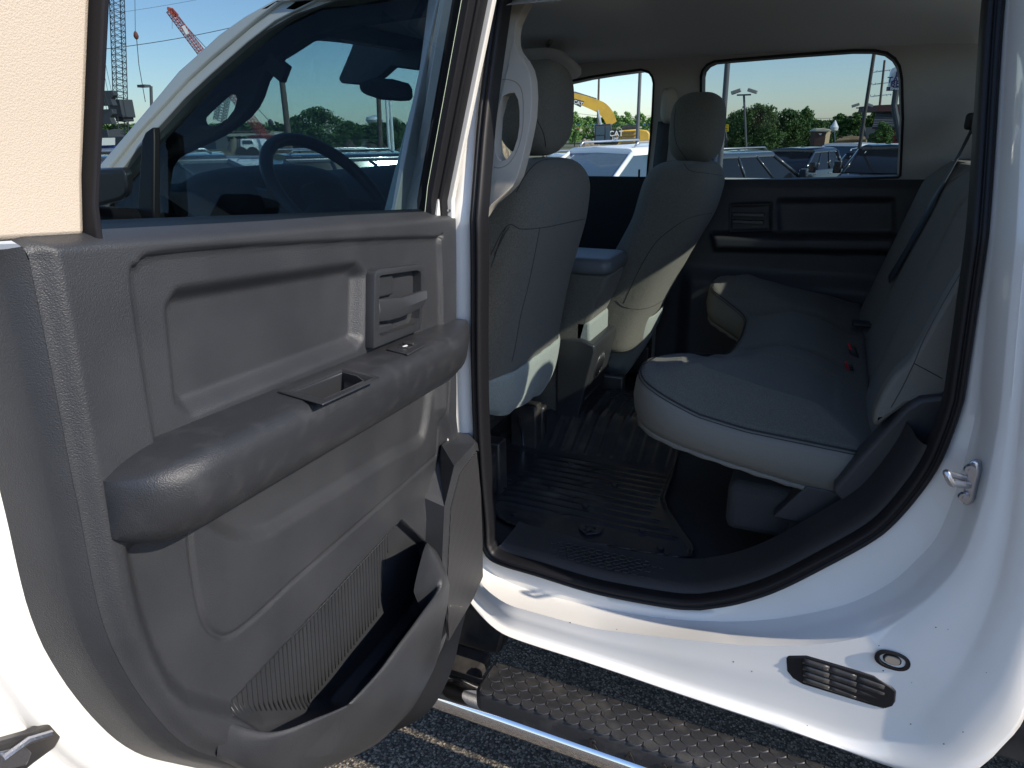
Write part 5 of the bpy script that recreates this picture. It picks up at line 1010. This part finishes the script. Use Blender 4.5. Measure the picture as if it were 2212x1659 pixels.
r = 100; b0 = base(262, r); cr = empty('lattice_crane', b0, label='tall dark lattice crane boom standing nearly upright at the far left', cat='crane'); g = G(); lattice(g, AT(263, 300, r)-b0, AT(247, -160, r)-b0, 1.15, 34, .055, .028); mk('boom', g, CRN, cr)
g = G(); g.box(AT(262, 235, r)-b0, (2.2, 1.8, 2.0)); g.box(AT(268, 250, r)-b0, (1.4, 1.4, 1.3)); g.box(AT(254, 226, r)-b0, (1.2, 1.2, .8)); g.cyl(AT(277, 238, r)-b0, AT(281, 238, r)-b0, .45); mk('machinery_deck', g, CRN, cr, bevel=.08)
g = G(); g.box(AT(250, 308, r)-b0, (7, 3, 1.4)); g.box(AT(240, 300, r)-b0, (2.4, 2.4, 2.2)); mk('carrier', g, CRN, cr, bevel=.1)
for u, v, lab in ((227, 206, 'upper'), (225, 246, 'lower')):
    c = AT(u, v, 98); hb_ = empty('hook_block', c, label=lab+' dark hook block hanging beside the upright crane boom', cat='hook block', group='hook blocks beside the crane'); g = G(); g.prism([np.array(rt)*x+upz*z for x, z in ((-1.1, .5), (1.1, .5), (1.1, 0), (.6, -.4), (.8, -1.1), (-.8, -1.1), (-.6, -.4), (-1.1, 0))], fw_*.8); mk('sheave_housing', g, CRN, hb_, bevel=.05)
    g = G(); 
    for q in (-.9, -.45, .45, .9): g.tube([rt*q+upz*.4, rt*q*.6+upz*(2.6 if lab == 'lower' else 16)], .03, 4)
    mk('hoist_ropes', g, CRN, hb_)
a = AT(293, 60, 95); c = AT(294, 78, 95); e_ = empty('crane_hook', c, label='small hook ball hanging on a slack line right of the upright crane', cat='crane hook'); g = G(); soft(g, [super_ring((0, 0, z), (1, 0, 0), (0, 1, 0), q, q, 2, 12) for z, q in ((-.35, .06), (-.22, .2), (0, .27), (.3, .2), (.5, .07))]); mk('ball', g, mat('hook_rust', (.20, .06, .04), .7), e_); g = G(); g.tube([(0, 0, .45), AT(290, -120, 95)-c], .035, 4); g.tube([(0, 0, -.3), AT(300, 140, 95)-c, AT(314, 220, 95)-c], .05, 4); mk('line', g, CRN, e_)
r = 130; b0 = base(600, r); rc_ = empty('red_crane', b0, label='red lattice boom crane leaning across the sky behind the roof pillar', cat='crane'); g = G(); lattice(g, AT(583, 311, r)-b0, AT(366, 22, r)-b0, 1.15, 46, .07, .035, .8); mk('boom', g, RED, rc_)
g = G(); g.prism([AT(u, v, r)-b0 for u, v in ((361, 14), (368, 17), (380, 30), (374, 36), (366, 26), (360, 20))], fw_*.8); mk('boom_head', g, RED, rc_, bevel=.05); g = G(); g.tube([AT(367, 18, r)-b0, AT(440, 98, r)-b0, AT(560, 230, r)-b0], .05, 4); g.tube([AT(372, 30, r)-b0, AT(372, 62, r)-b0], .03, 4); mk('pendant_line', g, CRN, rc_)
g = G(); g.prism([AT(u, v, r-1.5)-b0 for u, v in ((392, 57), (398, 55), (408, 72), (402, 75))], fw_*.1); mk('white_plate', g, LWHITE, rc_); g = G(); g.box(AT(600, 315, r)-b0, (9, 4, 3.5)); mk('carrier', g, RED, rc_, bevel=.2)
b0 = base(472, 150); e_ = empty('lattice_crane', b0, label='pale lattice tower seen in the gap above the pillar handle', cat='crane'); g = G(); lattice(g, AT(474, 262, 150)-b0, AT(490, 180, 150)-b0, 1.6, 14, .09, .06); mk('boom', g, mat('pale_steel', (.30, .31, .32), .6), e_); g = G(); g.box((0, 0, 1), (5, 3, 3)); mk('carrier', g, CRN, e_)
c = AT(584, 264, 100); e_ = empty('crane_hook', c, label='dark ball hook on a diagonal line left of the brown pole', cat='crane hook'); g = G(); soft(g, [super_ring((0, 0, z), (1, 0, 0), (0, 1, 0), q, q, 2, 12) for z, q in ((-.4, .1), (-.2, .3), (.1, .35), (.4, .1))]); mk('ball', g, CRN, e_); g = G(); g.tube([(0, 0, 0), AT(545, 222, 100)-c], .04, 4); mk('line', g, CRN, e_)
# ---------------------------------------------------------------- water tower, bridge works, semi, piles
b0 = base(806, 420); c = AT(809, 259, 420)-b0; e_ = empty('water_tower', b0, label='white mushroom shaped water tower far beyond the trees', cat='water tower'); g = G(); soft(g, [super_ring(c+np.array((0, 0, z)), (1, 0, 0), (0, 1, 0), q, q, 2, 24) for z, q in ((-2.2, 1.5), (-1.5, 4), (0, 5), (1.5, 4.4), (2.4, 1))]); mk('tank', g, LWHITE, e_); g = G(); g.cyl((0, 0, 0), c, 1.1); mk('column', g, LWHITE, e_)
r = 170; b0 = base(550, r); CONC = mat('concrete', (.36, .34, .30), .9, col2=(.28, .26, .23), nscale=.5); e_ = empty('bridge', b0, label='unfinished concrete bridge deck behind the dirt pile', cat='bridge')
def BR(u, v): return AT(u, v, r)-b0
g = G(); g.prism([BR(476, 289), BR(585, 287), BR(585, 293), BR(476, 295)], fw_*4); mk('deck', g, CONC, e_); g = G(); g.prism([BR(584, 284), BR(592, 284), BR(592, 312), BR(584, 312)], fw_*4); mk('pier', g, CONC, e_); g = G(); g.prism([BR(592, 287), BR(618, 288), BR(618, 312), BR(592, 312)], fw_*2); mk('abutment', g, mat('pale_concrete', (.55, .54, .50), .9), e_)
for u in range(480, 584, 8): g = G(); g.tube([BR(u, 289), BR(u, 284)], .12, 5); mk('rail_post', g, WOOD, e_)
g = G(); g.tube([BR(478, 285), BR(583, 283)], .14, 5); mk('guard_rail', g, WOOD, e_)
r = 62; b0 = base(530, r); e_ = empty('semi_truck', b0, label='white highway tractor cab in front of the tan dirt pile', cat='truck'); T_ = lambda u, v, d=0.: AT(u, v, r+d)-b0
g = G(); g.prism([T_(u, v) for u, v in ((518, 300), (545, 300), (549, 309), (552, 312), (552, 328), (518, 328))], fw_*2.4); mk('cab', g, LWHITE, e_, bevel=.1); g = G(); g.prism([T_(u, v, -.08) for u, v in ((524, 303), (543, 303), (547, 310), (524, 311))], fw_*.05); mk('windshield', g, GLB, e_); g = G(); g.prism([T_(510, 300), T_(517, 300), T_(517, 328), T_(510, 328)], fw_*2.4); mk('sleeper', g, CRN, e_, bevel=.1)
for u in (522, 546): g = G(); g.cyl(T_(u, 331, -.1), T_(u, 331, .3), .5); mk('wheel', g, TYRE, e_)
def pile(u0, u1, vt, r, m, lab, n=34):
    p0, p1 = AT(u0, vt, r), AT(u1, vt, r); c = (p0+p1)/2; w = np.linalg.norm(p1-p0)/2; z0 = gz(r); h = c[2]-z0; rng = random.Random(u0); g = G(); rows = []; ph = [rng.uniform(0, 6) for _ in range(6)]
    for i in range(n):
        row = []
        for j in range(n):
            x = 2*i/(n-1)-1; y = 2*j/(n-1)-1; q = max(0, 1-x*x)*max(0, 1-y*y); z = h*q**.7*(.80+.13*math.sin(x*5+ph[0])+.09*math.sin(x*11+y*4+ph[1])+.07*math.sin(y*9+ph[2]))+rng.uniform(-.12, .12)*(q > .02); row.append((x*w*rt[0]+y*w*.7*fw_[0], x*w*rt[1]+y*w*.7*fw_[1], max(-.05, z)))
        rows.append(row)
    g.grid(rows); o = mk('dirt_pile', g, m, None, ang=30, label=lab, cat='dirt pile'); o.location = (c[0], c[1], z0); return o
DIRT = mat('tan_dirt', (.28, .22, .16), 1, col2=(.20, .155, .11), nscale=1.2); DIRTD = mat('dark_dirt', (.055, .045, .035), 1, col2=(.09, .07, .055), nscale=1.5)
pile(462, 600, 293, 75, DIRT, 'tan dirt pile below the bridge deck behind the semi truck'); pile(545, 660, 303, 50, DIRTD, 'low dark soil pile right of the white semi truck'); pile(705, 862, 296, 48, DIRTD, 'dark brown soil mound below the twin white poles')
pile(1245, 1300, 298, 95, DIRT, 'pale rubble heap under the filling station canopy'); pile(1055, 1110, 300, 60, DIRT, 'sandy heap glimpsed through the grab handle loop')
# left edge equipment
b0 = base(205, 70); e_ = empty('work_trailer', b0, label='blue and white site trailer at the far left behind the cream frame', cat='trailer'); g = G(); g.prism([AT(u, v, 70)-b0 for u, v in ((196, 317), (236, 315), (236, 330), (196, 330))], fw_*2); mk('box', g, mat('site_blue', (.03, .06, .25), .5), e_); g = G(); g.prism([AT(u, v, 69)-b0 for u, v in ((206, 299), (222, 298), (222, 314), (206, 315))], fw_*1.5); mk('generator', g, LWHITE, e_); [mk('wheel', (lambda q: (q.cyl(AT(u, 333, 69.5)-b0, AT(u, 333, 69.9)-b0, .4), q)[1])(G()), TYRE, e_) for u in (205, 227)]
# ---------------------------------------------------------------- portable toilet, lumber, restaurant, signs, filling station
r = 52; b0 = base(1778, r); e_ = empty('portable_toilet', b0, label='brown portable toilet with a pale domed roof', cat='portable toilet'); T_ = lambda u, v, d=0.: AT(u, v, r+d)-b0; BRN = mat('brown_plastic', (.10, .05, .035), .6); TAN = mat('tan_plastic', (.45, .33, .20), .6)
sd_ = [(1761, 284), (1785, 284), (1780, 317), (1757, 317)]; g = G(); P = [T_(*p) for p in sd_]; g.prism(P, fw_*1.1); mk('cabin', g, BRN, e_, bevel=.03); g = G(); g.prism([T_(1785, 284), T_(1794, 283, .8), T_(1789, 315, .8), T_(1780, 317)], fw_*.02+rt*.02); mk('side_wall', g, TAN, e_)
g = G(); g.prism([T_(u, v, -.1) for u, v in ((1758, 284), (1764, 279), (1778, 277), (1792, 279), (1797, 283), (1786, 285))], fw_*1.3); mk('roof', g, mat('pale_roof', (.62, .55, .42), .6), e_, bevel=.04)
g = G(); g.prism([T_(u, v, -.05) for u, v in ((1768, 288), (1776, 288), (1773, 292), (1770, 291))], fw_*.02); mk('door_mark', g, LWHITE, e_); g = G(); g.prism([T_(u, v, .35) for u, v in ((1785.5, 290), (1790, 289), (1788, 294))], fw_*.02); mk('wall_mark', g, LWHITE, e_)
for k in range(9):
    u0, u1, v0, v1 = ((1808, 1870, 304, 301), (1812, 1862, 302, 299.5), (1806, 1872, 307, 305), (1809, 1868, 310, 308), (1807, 1871, 313, 311), (1812, 1866, 316, 314), (1810, 1872, 319, 317), (1820, 1868, 299, 298.5), (1806, 1850, 322, 321))[k]
    a, b_ = AT(u0, v0, 50+.3*(k % 3)), AT(u1, v1, 50+.2*(k % 2)); g = G(); g.tube([a, (a+b_)/2+np.array((0, 0, .03)), b_], [.10, .11, .09], 8); mk('log', g, mat('cut_timber', (.36, .25, .13), .8, col2=(.26, .17, .09), nscale=2) if k == 0 else MATS['cut_timber'], None, label='one of the pale timbers heaped beside the portable toilet', cat='log', group='timbers heaped by the toilet')
r = 85; b0 = base(1930, r); e_ = empty('restaurant', b0, label='brown restaurant with grey shingle roof and red entrance', cat='building'); T_ = lambda u, v, d=0.: AT(u, v, r+d)-b0
SH = mat('grey_shingle', (.10, .10, .11), .9, bump=.5, bscale=3); BRK = mat('brown_fascia', (.16, .07, .055), .8); TANW = mat('tan_wall', (.36, .28, .22), .9); RDW = mat('red_wall', (.30, .05, .05), .7)
g = G(); g.prism([T_(1897, 227), T_(2080, 219), T_(2080, 240), T_(1893, 241)], fw_*6); mk('parapet', g, BRK, e_); g = G(); rows = [[T_(1893, 241, 1.2), T_(2080, 236, 1.2)], [T_(1884, 275, -1), T_(2080, 274, -1)]]; g.grid(rows); rf = mk('roof', g, SH, e_, solid=.2)
g = G()
for v_ in np.linspace(244, 273, 9): g.tube([T_(1893-(v_-241)*.26, v_, .95-(v_-241)*.06), T_(2080, v_-3, .95-(v_-241)*.06)], .05, 4)
mk('shingle_course', g, mat('shingle_line', (.19, .19, .20), .9), rf)
g = G(); g.prism([T_(1890, 275), T_(2080, 272), T_(2080, 325), T_(1888, 325)], fw_*5); mk('wall', g, TANW, e_); g = G(); g.prism([T_(1900, 284, -.2), T_(1926, 283, -.2), T_(1926, 302, -.2), T_(1900, 303, -.2)], fw_*.1); mk('window', g, DGL, e_); g = G(); g.prism([T_(1932, 278, -.4), T_(1990, 276, -.4), T_(1990, 320, -.4), T_(1932, 320, -.4)], fw_*.3); mk('entrance', g, RDW, e_)
for q in range(3): g = G(); g.prism([T_(1936, 284+q*8, -.5), T_(1970, 283+q*8, -.5), T_(1970, 288+q*8, -.5), T_(1936, 289+q*8, -.5)], fw_*.05); mk('glazing', g, DGL, e_)
g = G(); g.prism([T_(1890, 293, -.3), T_(1930, 292, -.3), T_(1930, 300, -.3), T_(1890, 301, -.3)], fw_*.05); mk('red_band', g, RDW, e_)
r = 80; b0 = base(1938, r); sg_ = empty('restaurant_sign', b0, label='white bell topped restaurant sign on a tall pole', cat='sign'); T_ = lambda u, v, d=0.: AT(u, v, r+d)-b0
g = G(); g.tube([(0, 0, 0), T_(1931, 230), T_(1936, 194)], .28, 10); mk('pole', g, CRN, sg_)
g = G(); g.prism([T_(u, v) for u, v in ((1921, 186), (1926, 156), (1931, 147), (1939, 143), (1951, 141), (1963, 143), (1970, 150), (1973, 160), (1974, 184))], fw_*.5); bd = mk('sign_board', g, LWHITE, sg_, bevel=.02)
g = G(); g.prism([T_(u, v, -.05) for u, v in ((1920, 187), (1974, 185), (1974, 194), (1919, 196))], fw_*.6); lb = mk('lower_board', g, mat('sign_purple', (.06, .04, .13), .5), sg_)
PUR = MATS['sign_purple']; rs_ = np.array((math.cos(math.atan2(b0[1], b0[0])-math.pi/2), math.sin(math.atan2(b0[1], b0[0])-math.pi/2), 0)); 
text('lettering', 'TACO', .74, PUR, bd, frame(T_(1943, 172.5, -.1), rs_, upz+.02*rs_), .01); text('lettering', 'BELL', .74, PUR, bd, frame(T_(1943, 181, -.1), rs_, upz), .01); text('lettering', 'Breakfast', .40, LWHITE, lb, frame(T_(1942, 191, -.15), rs_, upz), .01)
g = G(); g.tube([T_(u, v, -.08) for u, v in ((1936, 164), (1938, 156), (1944, 149), (1951, 147), (1957, 151), (1958, 160), (1962, 166))], .07, 6); g.tube([T_(1934, 165, -.08), T_(1948, 162, -.08), T_(1962, 167, -.08)], .07, 6); mk('bell_emblem', g, PUR, bd)
c = AT(1568, 276, 60); b0 = base(1568, 60); e_ = empty('yellow_sign', b0, label='small yellow sign behind the thick grey pole', cat='sign'); g = G(); g.prism([AT(u, v, 60)-b0 for u, v in ((1561, 268), (1574, 269), (1574, 284), (1561, 284))], fw_*.2); bd = mk('panel', g, mat('sign_yellow', (.85, .62, .02), .5), e_); g = G(); g.tube([(0, 0, 0), c-b0-upz*.3], .08, 6); mk('post', g, POLE, e_)
for v_ in (272, 277, 281): g = G(); g.tube([AT(1563, v_, 59.8)-b0, AT(1572, v_, 59.8)-b0], .035, 4); mk('text_line', g, BRN, bd)
r = 130; b0 = base(1300, r); e_ = empty('filling_station', b0, label='cream filling station canopy with blue roof edge behind the excavator', cat='building'); T_ = lambda u, v, d=0.: AT(u, v, r+d)-b0
g = G(); g.prism([T_(1243, 270.5), T_(1420, 269), T_(1420, 286), T_(1243, 288)], fw_*12); mk('canopy', g, mat('cream_fascia', (.62, .56, .44), .7), e_); g = G(); g.prism([T_(1242, 268.5, -.1), T_(1421, 267, -.1), T_(1421, 270, -.1), T_(1242, 271.5, -.1)], fw_*12); mk('roof_edge', g, mat('blue_edge', (.03, .12, .42), .5), e_)
for u in (1265, 1330, 1392): g = G(); g.prism([T_(u-2, 287, 1), T_(u+2.5, 287, 1), T_(u+2.5, 322, 1), T_(u-2, 322, 1)], fw_*.6); mk('column', g, LWHITE, e_)
g = G(); g.prism([T_(u, v, -.2) for u, v in ((1245, 276), (1254, 275), (1250, 284), (1247, 284))], fw_*.1); mk('red_logo', g, mat('logo_red', (.6, .03, .03), .5), e_)
b0 = base(1082, 110); e_ = empty('shop_building', b0, label='cream shop with a red sign glimpsed through the grab handle loop', cat='building'); T_ = lambda u, v, d=0.: AT(u, v, 110+d)-b0; g = G(); g.prism([T_(1060, 300), T_(1110, 298), T_(1110, 325), T_(1060, 325)], fw_*8); mk('wall', g, mat('shop_cream', (.75, .60, .30), .7), e_); g = G(); g.prism([T_(1066, 291, -.2), T_(1092, 291, -.2), T_(1092, 299, -.2), T_(1066, 299, -.2)], fw_*.2); mk('sign_panel', g, MATS['logo_red'], e_); g = G(); g.prism([T_(1064, 305, -.2), T_(1106, 304, -.2), T_(1106, 318, -.2), T_(1064, 318, -.2)], fw_*.1); mk('shop_window', g, DGL, e_)
# ---------------------------------------------------------------- trees
BARK = mat('bark', (.09, .07, .05), .95); LEAFS = []
for nm, c1_, c2_ in (('dark_foliage', (.025, .065, .012), (.075, .15, .03)), ('mid_foliage', (.05, .12, .02), (.11, .21, .045)), ('light_foliage', (.12, .24, .05), (.24, .38, .11))): LEAFS.append(mat(nm, c1_, .7, col2=c2_, nscale=.45, detail=5, ramp=(.3, .7)))
def crown(rng, W_, H_, nclump, nleaf, ls):
    v = []; f = []; cl = []
    for _ in range(nclump):
        a = rng.uniform(0, 6.283); q = math.sqrt(rng.random())*.95; h = rng.random(); ww = math.sqrt(max(.04, 1-(2*h-.85)**2*.85)) if h > .1 else .7; cl.append(np.array((W_*q*ww*math.cos(a), W_*q*ww*math.sin(a), H_*(.16+.80*h)))); 
    for c in cl:
        cr_ = rng.uniform(.16, .30)*W_
        for _ in range(nleaf):
            d = np.array([rng.gauss(0, 1) for _ in range(3)]); d /= np.linalg.norm(d)+1e-6; p = c+d*cr_*rng.random()**.4*np.array((1, 1, .75)); u = np.array([rng.gauss(0, 1) for _ in range(3)]); u /= np.linalg.norm(u); w__ = np.cross(u, [rng.gauss(0, 1) for _ in range(3)]); w__ /= np.linalg.norm(w__)+1e-6
            s_ = ls*rng.uniform(.6, 1.3); k = len(v); v += [tuple(p-u*s_), tuple(p+w__*s_*.6), tuple(p+u*s_), tuple(p-w__*s_*.6)]; f.append((k, k+1, k+2, k+3))
    return v, f
def tree_mesh(seed, W_, H_, m, nclump, nleaf, ls):
    rng = random.Random(seed); v, f = crown(rng, W_, H_, nclump, nleaf, ls); me = bpy.data.meshes.new('crown'); me.from_pydata(v, [], f); me.materials.append(m)
    g = G(); g.tube([(0, 0, 0), (.02*H_, 0, .3*H_), (0, .01*H_, .7*H_)], [.045*W_+.08, .035*W_+.05, .03], 8)
    for k in range(7):
        a = k*.9+rng.random(); z = H_*(.2+.07*k); g.tube([(0, 0, z), (W_*.35*math.cos(a), W_*.35*math.sin(a), z+H_*.12), (W_*.6*math.cos(a), W_*.6*math.sin(a), z+H_*.26)], [.05+.01*W_, .04, .015], 5)
    tm = mk('trunk', g, BARK, None); td = tm.data; bpy.data.objects.remove(tm); return me, td
TM = {('big', 0): tree_mesh(1, 4.2, 7.5, LEAFS[0], 150, 70, .17), ('big', 1): tree_mesh(2, 3.6, 7.2, LEAFS[0], 130, 70, .17), ('mid', 0): tree_mesh(3, 3.0, 7.5, LEAFS[1], 110, 60, .18), ('tall', 0): tree_mesh(4, 2.3, 9.0, LEAFS[2], 90, 60, .19), ('tall', 1): tree_mesh(5, 2.6, 8.2, LEAFS[2], 90, 60, .19), ('talld', 0): tree_mesh(6, 2.6, 8.5, LEAFS[1], 100, 60, .19)}
def tree(kind, u, vt, r, wpx, label, group, seed=0):
    b_ = base(u, r); tp = AT(u, vt, r); h = tp[2]-b_[2]; me, td = TM[kind]; h0 = {'big': 7.5, 'mid': 7.5, 'tall': 9.0, 'talld': 8.5}[kind[0]]; w0 = {('big', 0): 4.2, ('big', 1): 3.6, ('mid', 0): 3.0, ('tall', 0): 2.3, ('tall', 1): 2.6, ('talld', 0): 2.6}[kind]
    w_ = wpx/1600*r/2; e_ = empty('tree', b_, random.Random(u).uniform(0, 6.28), label=label, cat='tree', group=group); e_.scale = (w_/w0, w_/w0, h/h0)
    link(bpy.data.objects.new('crown', me), e_); link(bpy.data.objects.new('trunk', td), e_)
GT = 'trees beyond the lot'
for a in ((('big', 0), 1625, 226, 58, 110, 'big dark green tree right of the thick grey pole'), (('big', 1), 1690, 232, 60, 90, 'dark tree behind the roof of the left black truck'), (('mid', 0), 1722, 232, 75, 46, 'narrow tree rising above the left black truck, ragged top'), (('big', 1), 1755, 258, 62, 80, 'low dark bush directly behind the portable toilet'), (('big', 0), 1580, 240, 64, 70, 'dark tree directly behind the thick grey pole'), (('talld', 0), 1795, 246, 90, 50, 'mid green tree above the acorn lamp'), (('talld', 0), 1830, 243, 95, 50, 'mid green tree left of the slim dark pole above the timbers'), (('talld', 0), 1868, 242, 92, 46, 'mid green tree directly behind the slim dark pole'), (('mid', 0), 1888, 264, 70, 44, 'low bush in front of the restaurant roof'), (('talld', 0), 1515, 228, 80, 46, 'tree at the left end of the rear window'),
          (('tall', 0), 1240, 240, 110, 34, 'light green tree left of the utility pole behind the boom'), (('tall', 1), 1268, 243, 112, 34, 'light green tree right behind the excavator boom'), (('tall', 0), 1322, 240, 110, 34, 'light green tree just right of the boom bend'), (('tall', 1), 1347, 232, 108, 38, 'tallest light green tree behind the excavator'), (('tall', 0), 1375, 240, 112, 36, 'light green tree behind the grey pole'), (('tall', 1), 1402, 244, 110, 40, 'light green tree at the right edge of the front window'),
          (('big', 0), 700, 232, 95, 120, 'big round dark tree behind the steering wheel'), (('big', 1), 655, 246, 98, 60, 'left shoulder of dark trees beside the brown pole'), (('big', 1), 765, 258, 105, 60, 'dark tree right of the big round tree'), (('big', 0), 860, 255, 100, 60, 'dark tree right of the twin white poles'), (('big', 1), 825, 262, 110, 60, 'dark tree behind the twin white poles')): tree(*a[:5], a[5], GT)
rng = random.Random(9); v = []; f = []
for u0, u1, vt, r0 in ((190, 660, 268, 330), (740, 1010, 268, 330), (1010, 1260, 262, 260), (1480, 1960, 262, 260), (1230, 1420, 258, 240)):
    for i in range(int((u1-u0)/5)):
        u = rng.uniform(u0, u1); r_ = r0*rng.uniform(.9, 1.1); tp = AT(u, vt+rng.uniform(-3, 7), r_); z0 = gz(r_); W__ = rng.uniform(5, 9); hh = tp[2]-z0
        for _ in range(130):
            a = rng.uniform(0, 6.28); h_ = rng.random()**.7; q = W__*math.sqrt(max(.05, 1-h_**2.2))*rng.uniform(.5, 1); p = np.array((tp[0]+q*math.cos(a), tp[1]+q*math.sin(a), z0+hh*h_)); s_ = rng.uniform(.5, 1.1); w__ = np.array([rng.gauss(0, 1) for _ in range(3)]); w__ /= np.linalg.norm(w__); u_ = np.cross(w__, (.3, .5, .8)); k = len(v); v += [tuple(p-w__*s_), tuple(p+u_*s_), tuple(p+w__*s_), tuple(p-u_*s_)]; f.append((k, k+1, k+2, k+3))
me = bpy.data.meshes.new('distant_woods'); me.from_pydata(v, [], f); me.materials.append(LEAFS[1]); link(bpy.data.objects.new('distant_woods', me), None, label='low line of distant woods along the horizon', cat='woods', kind='stuff')
# grass verge beyond the lot
g = G(); g.grid([[(r_*math.cos(a), r_*math.sin(a), gz(r_)+.03) for a in np.linspace(R(15), R(175), 60)] for r_ in (44, 60, 100, 200, 400)]); mk('verge', g, mat('dry_grass', (.12, .11, .06), 1, col2=(.07, .09, .035), nscale=.3), None, kind='structure')
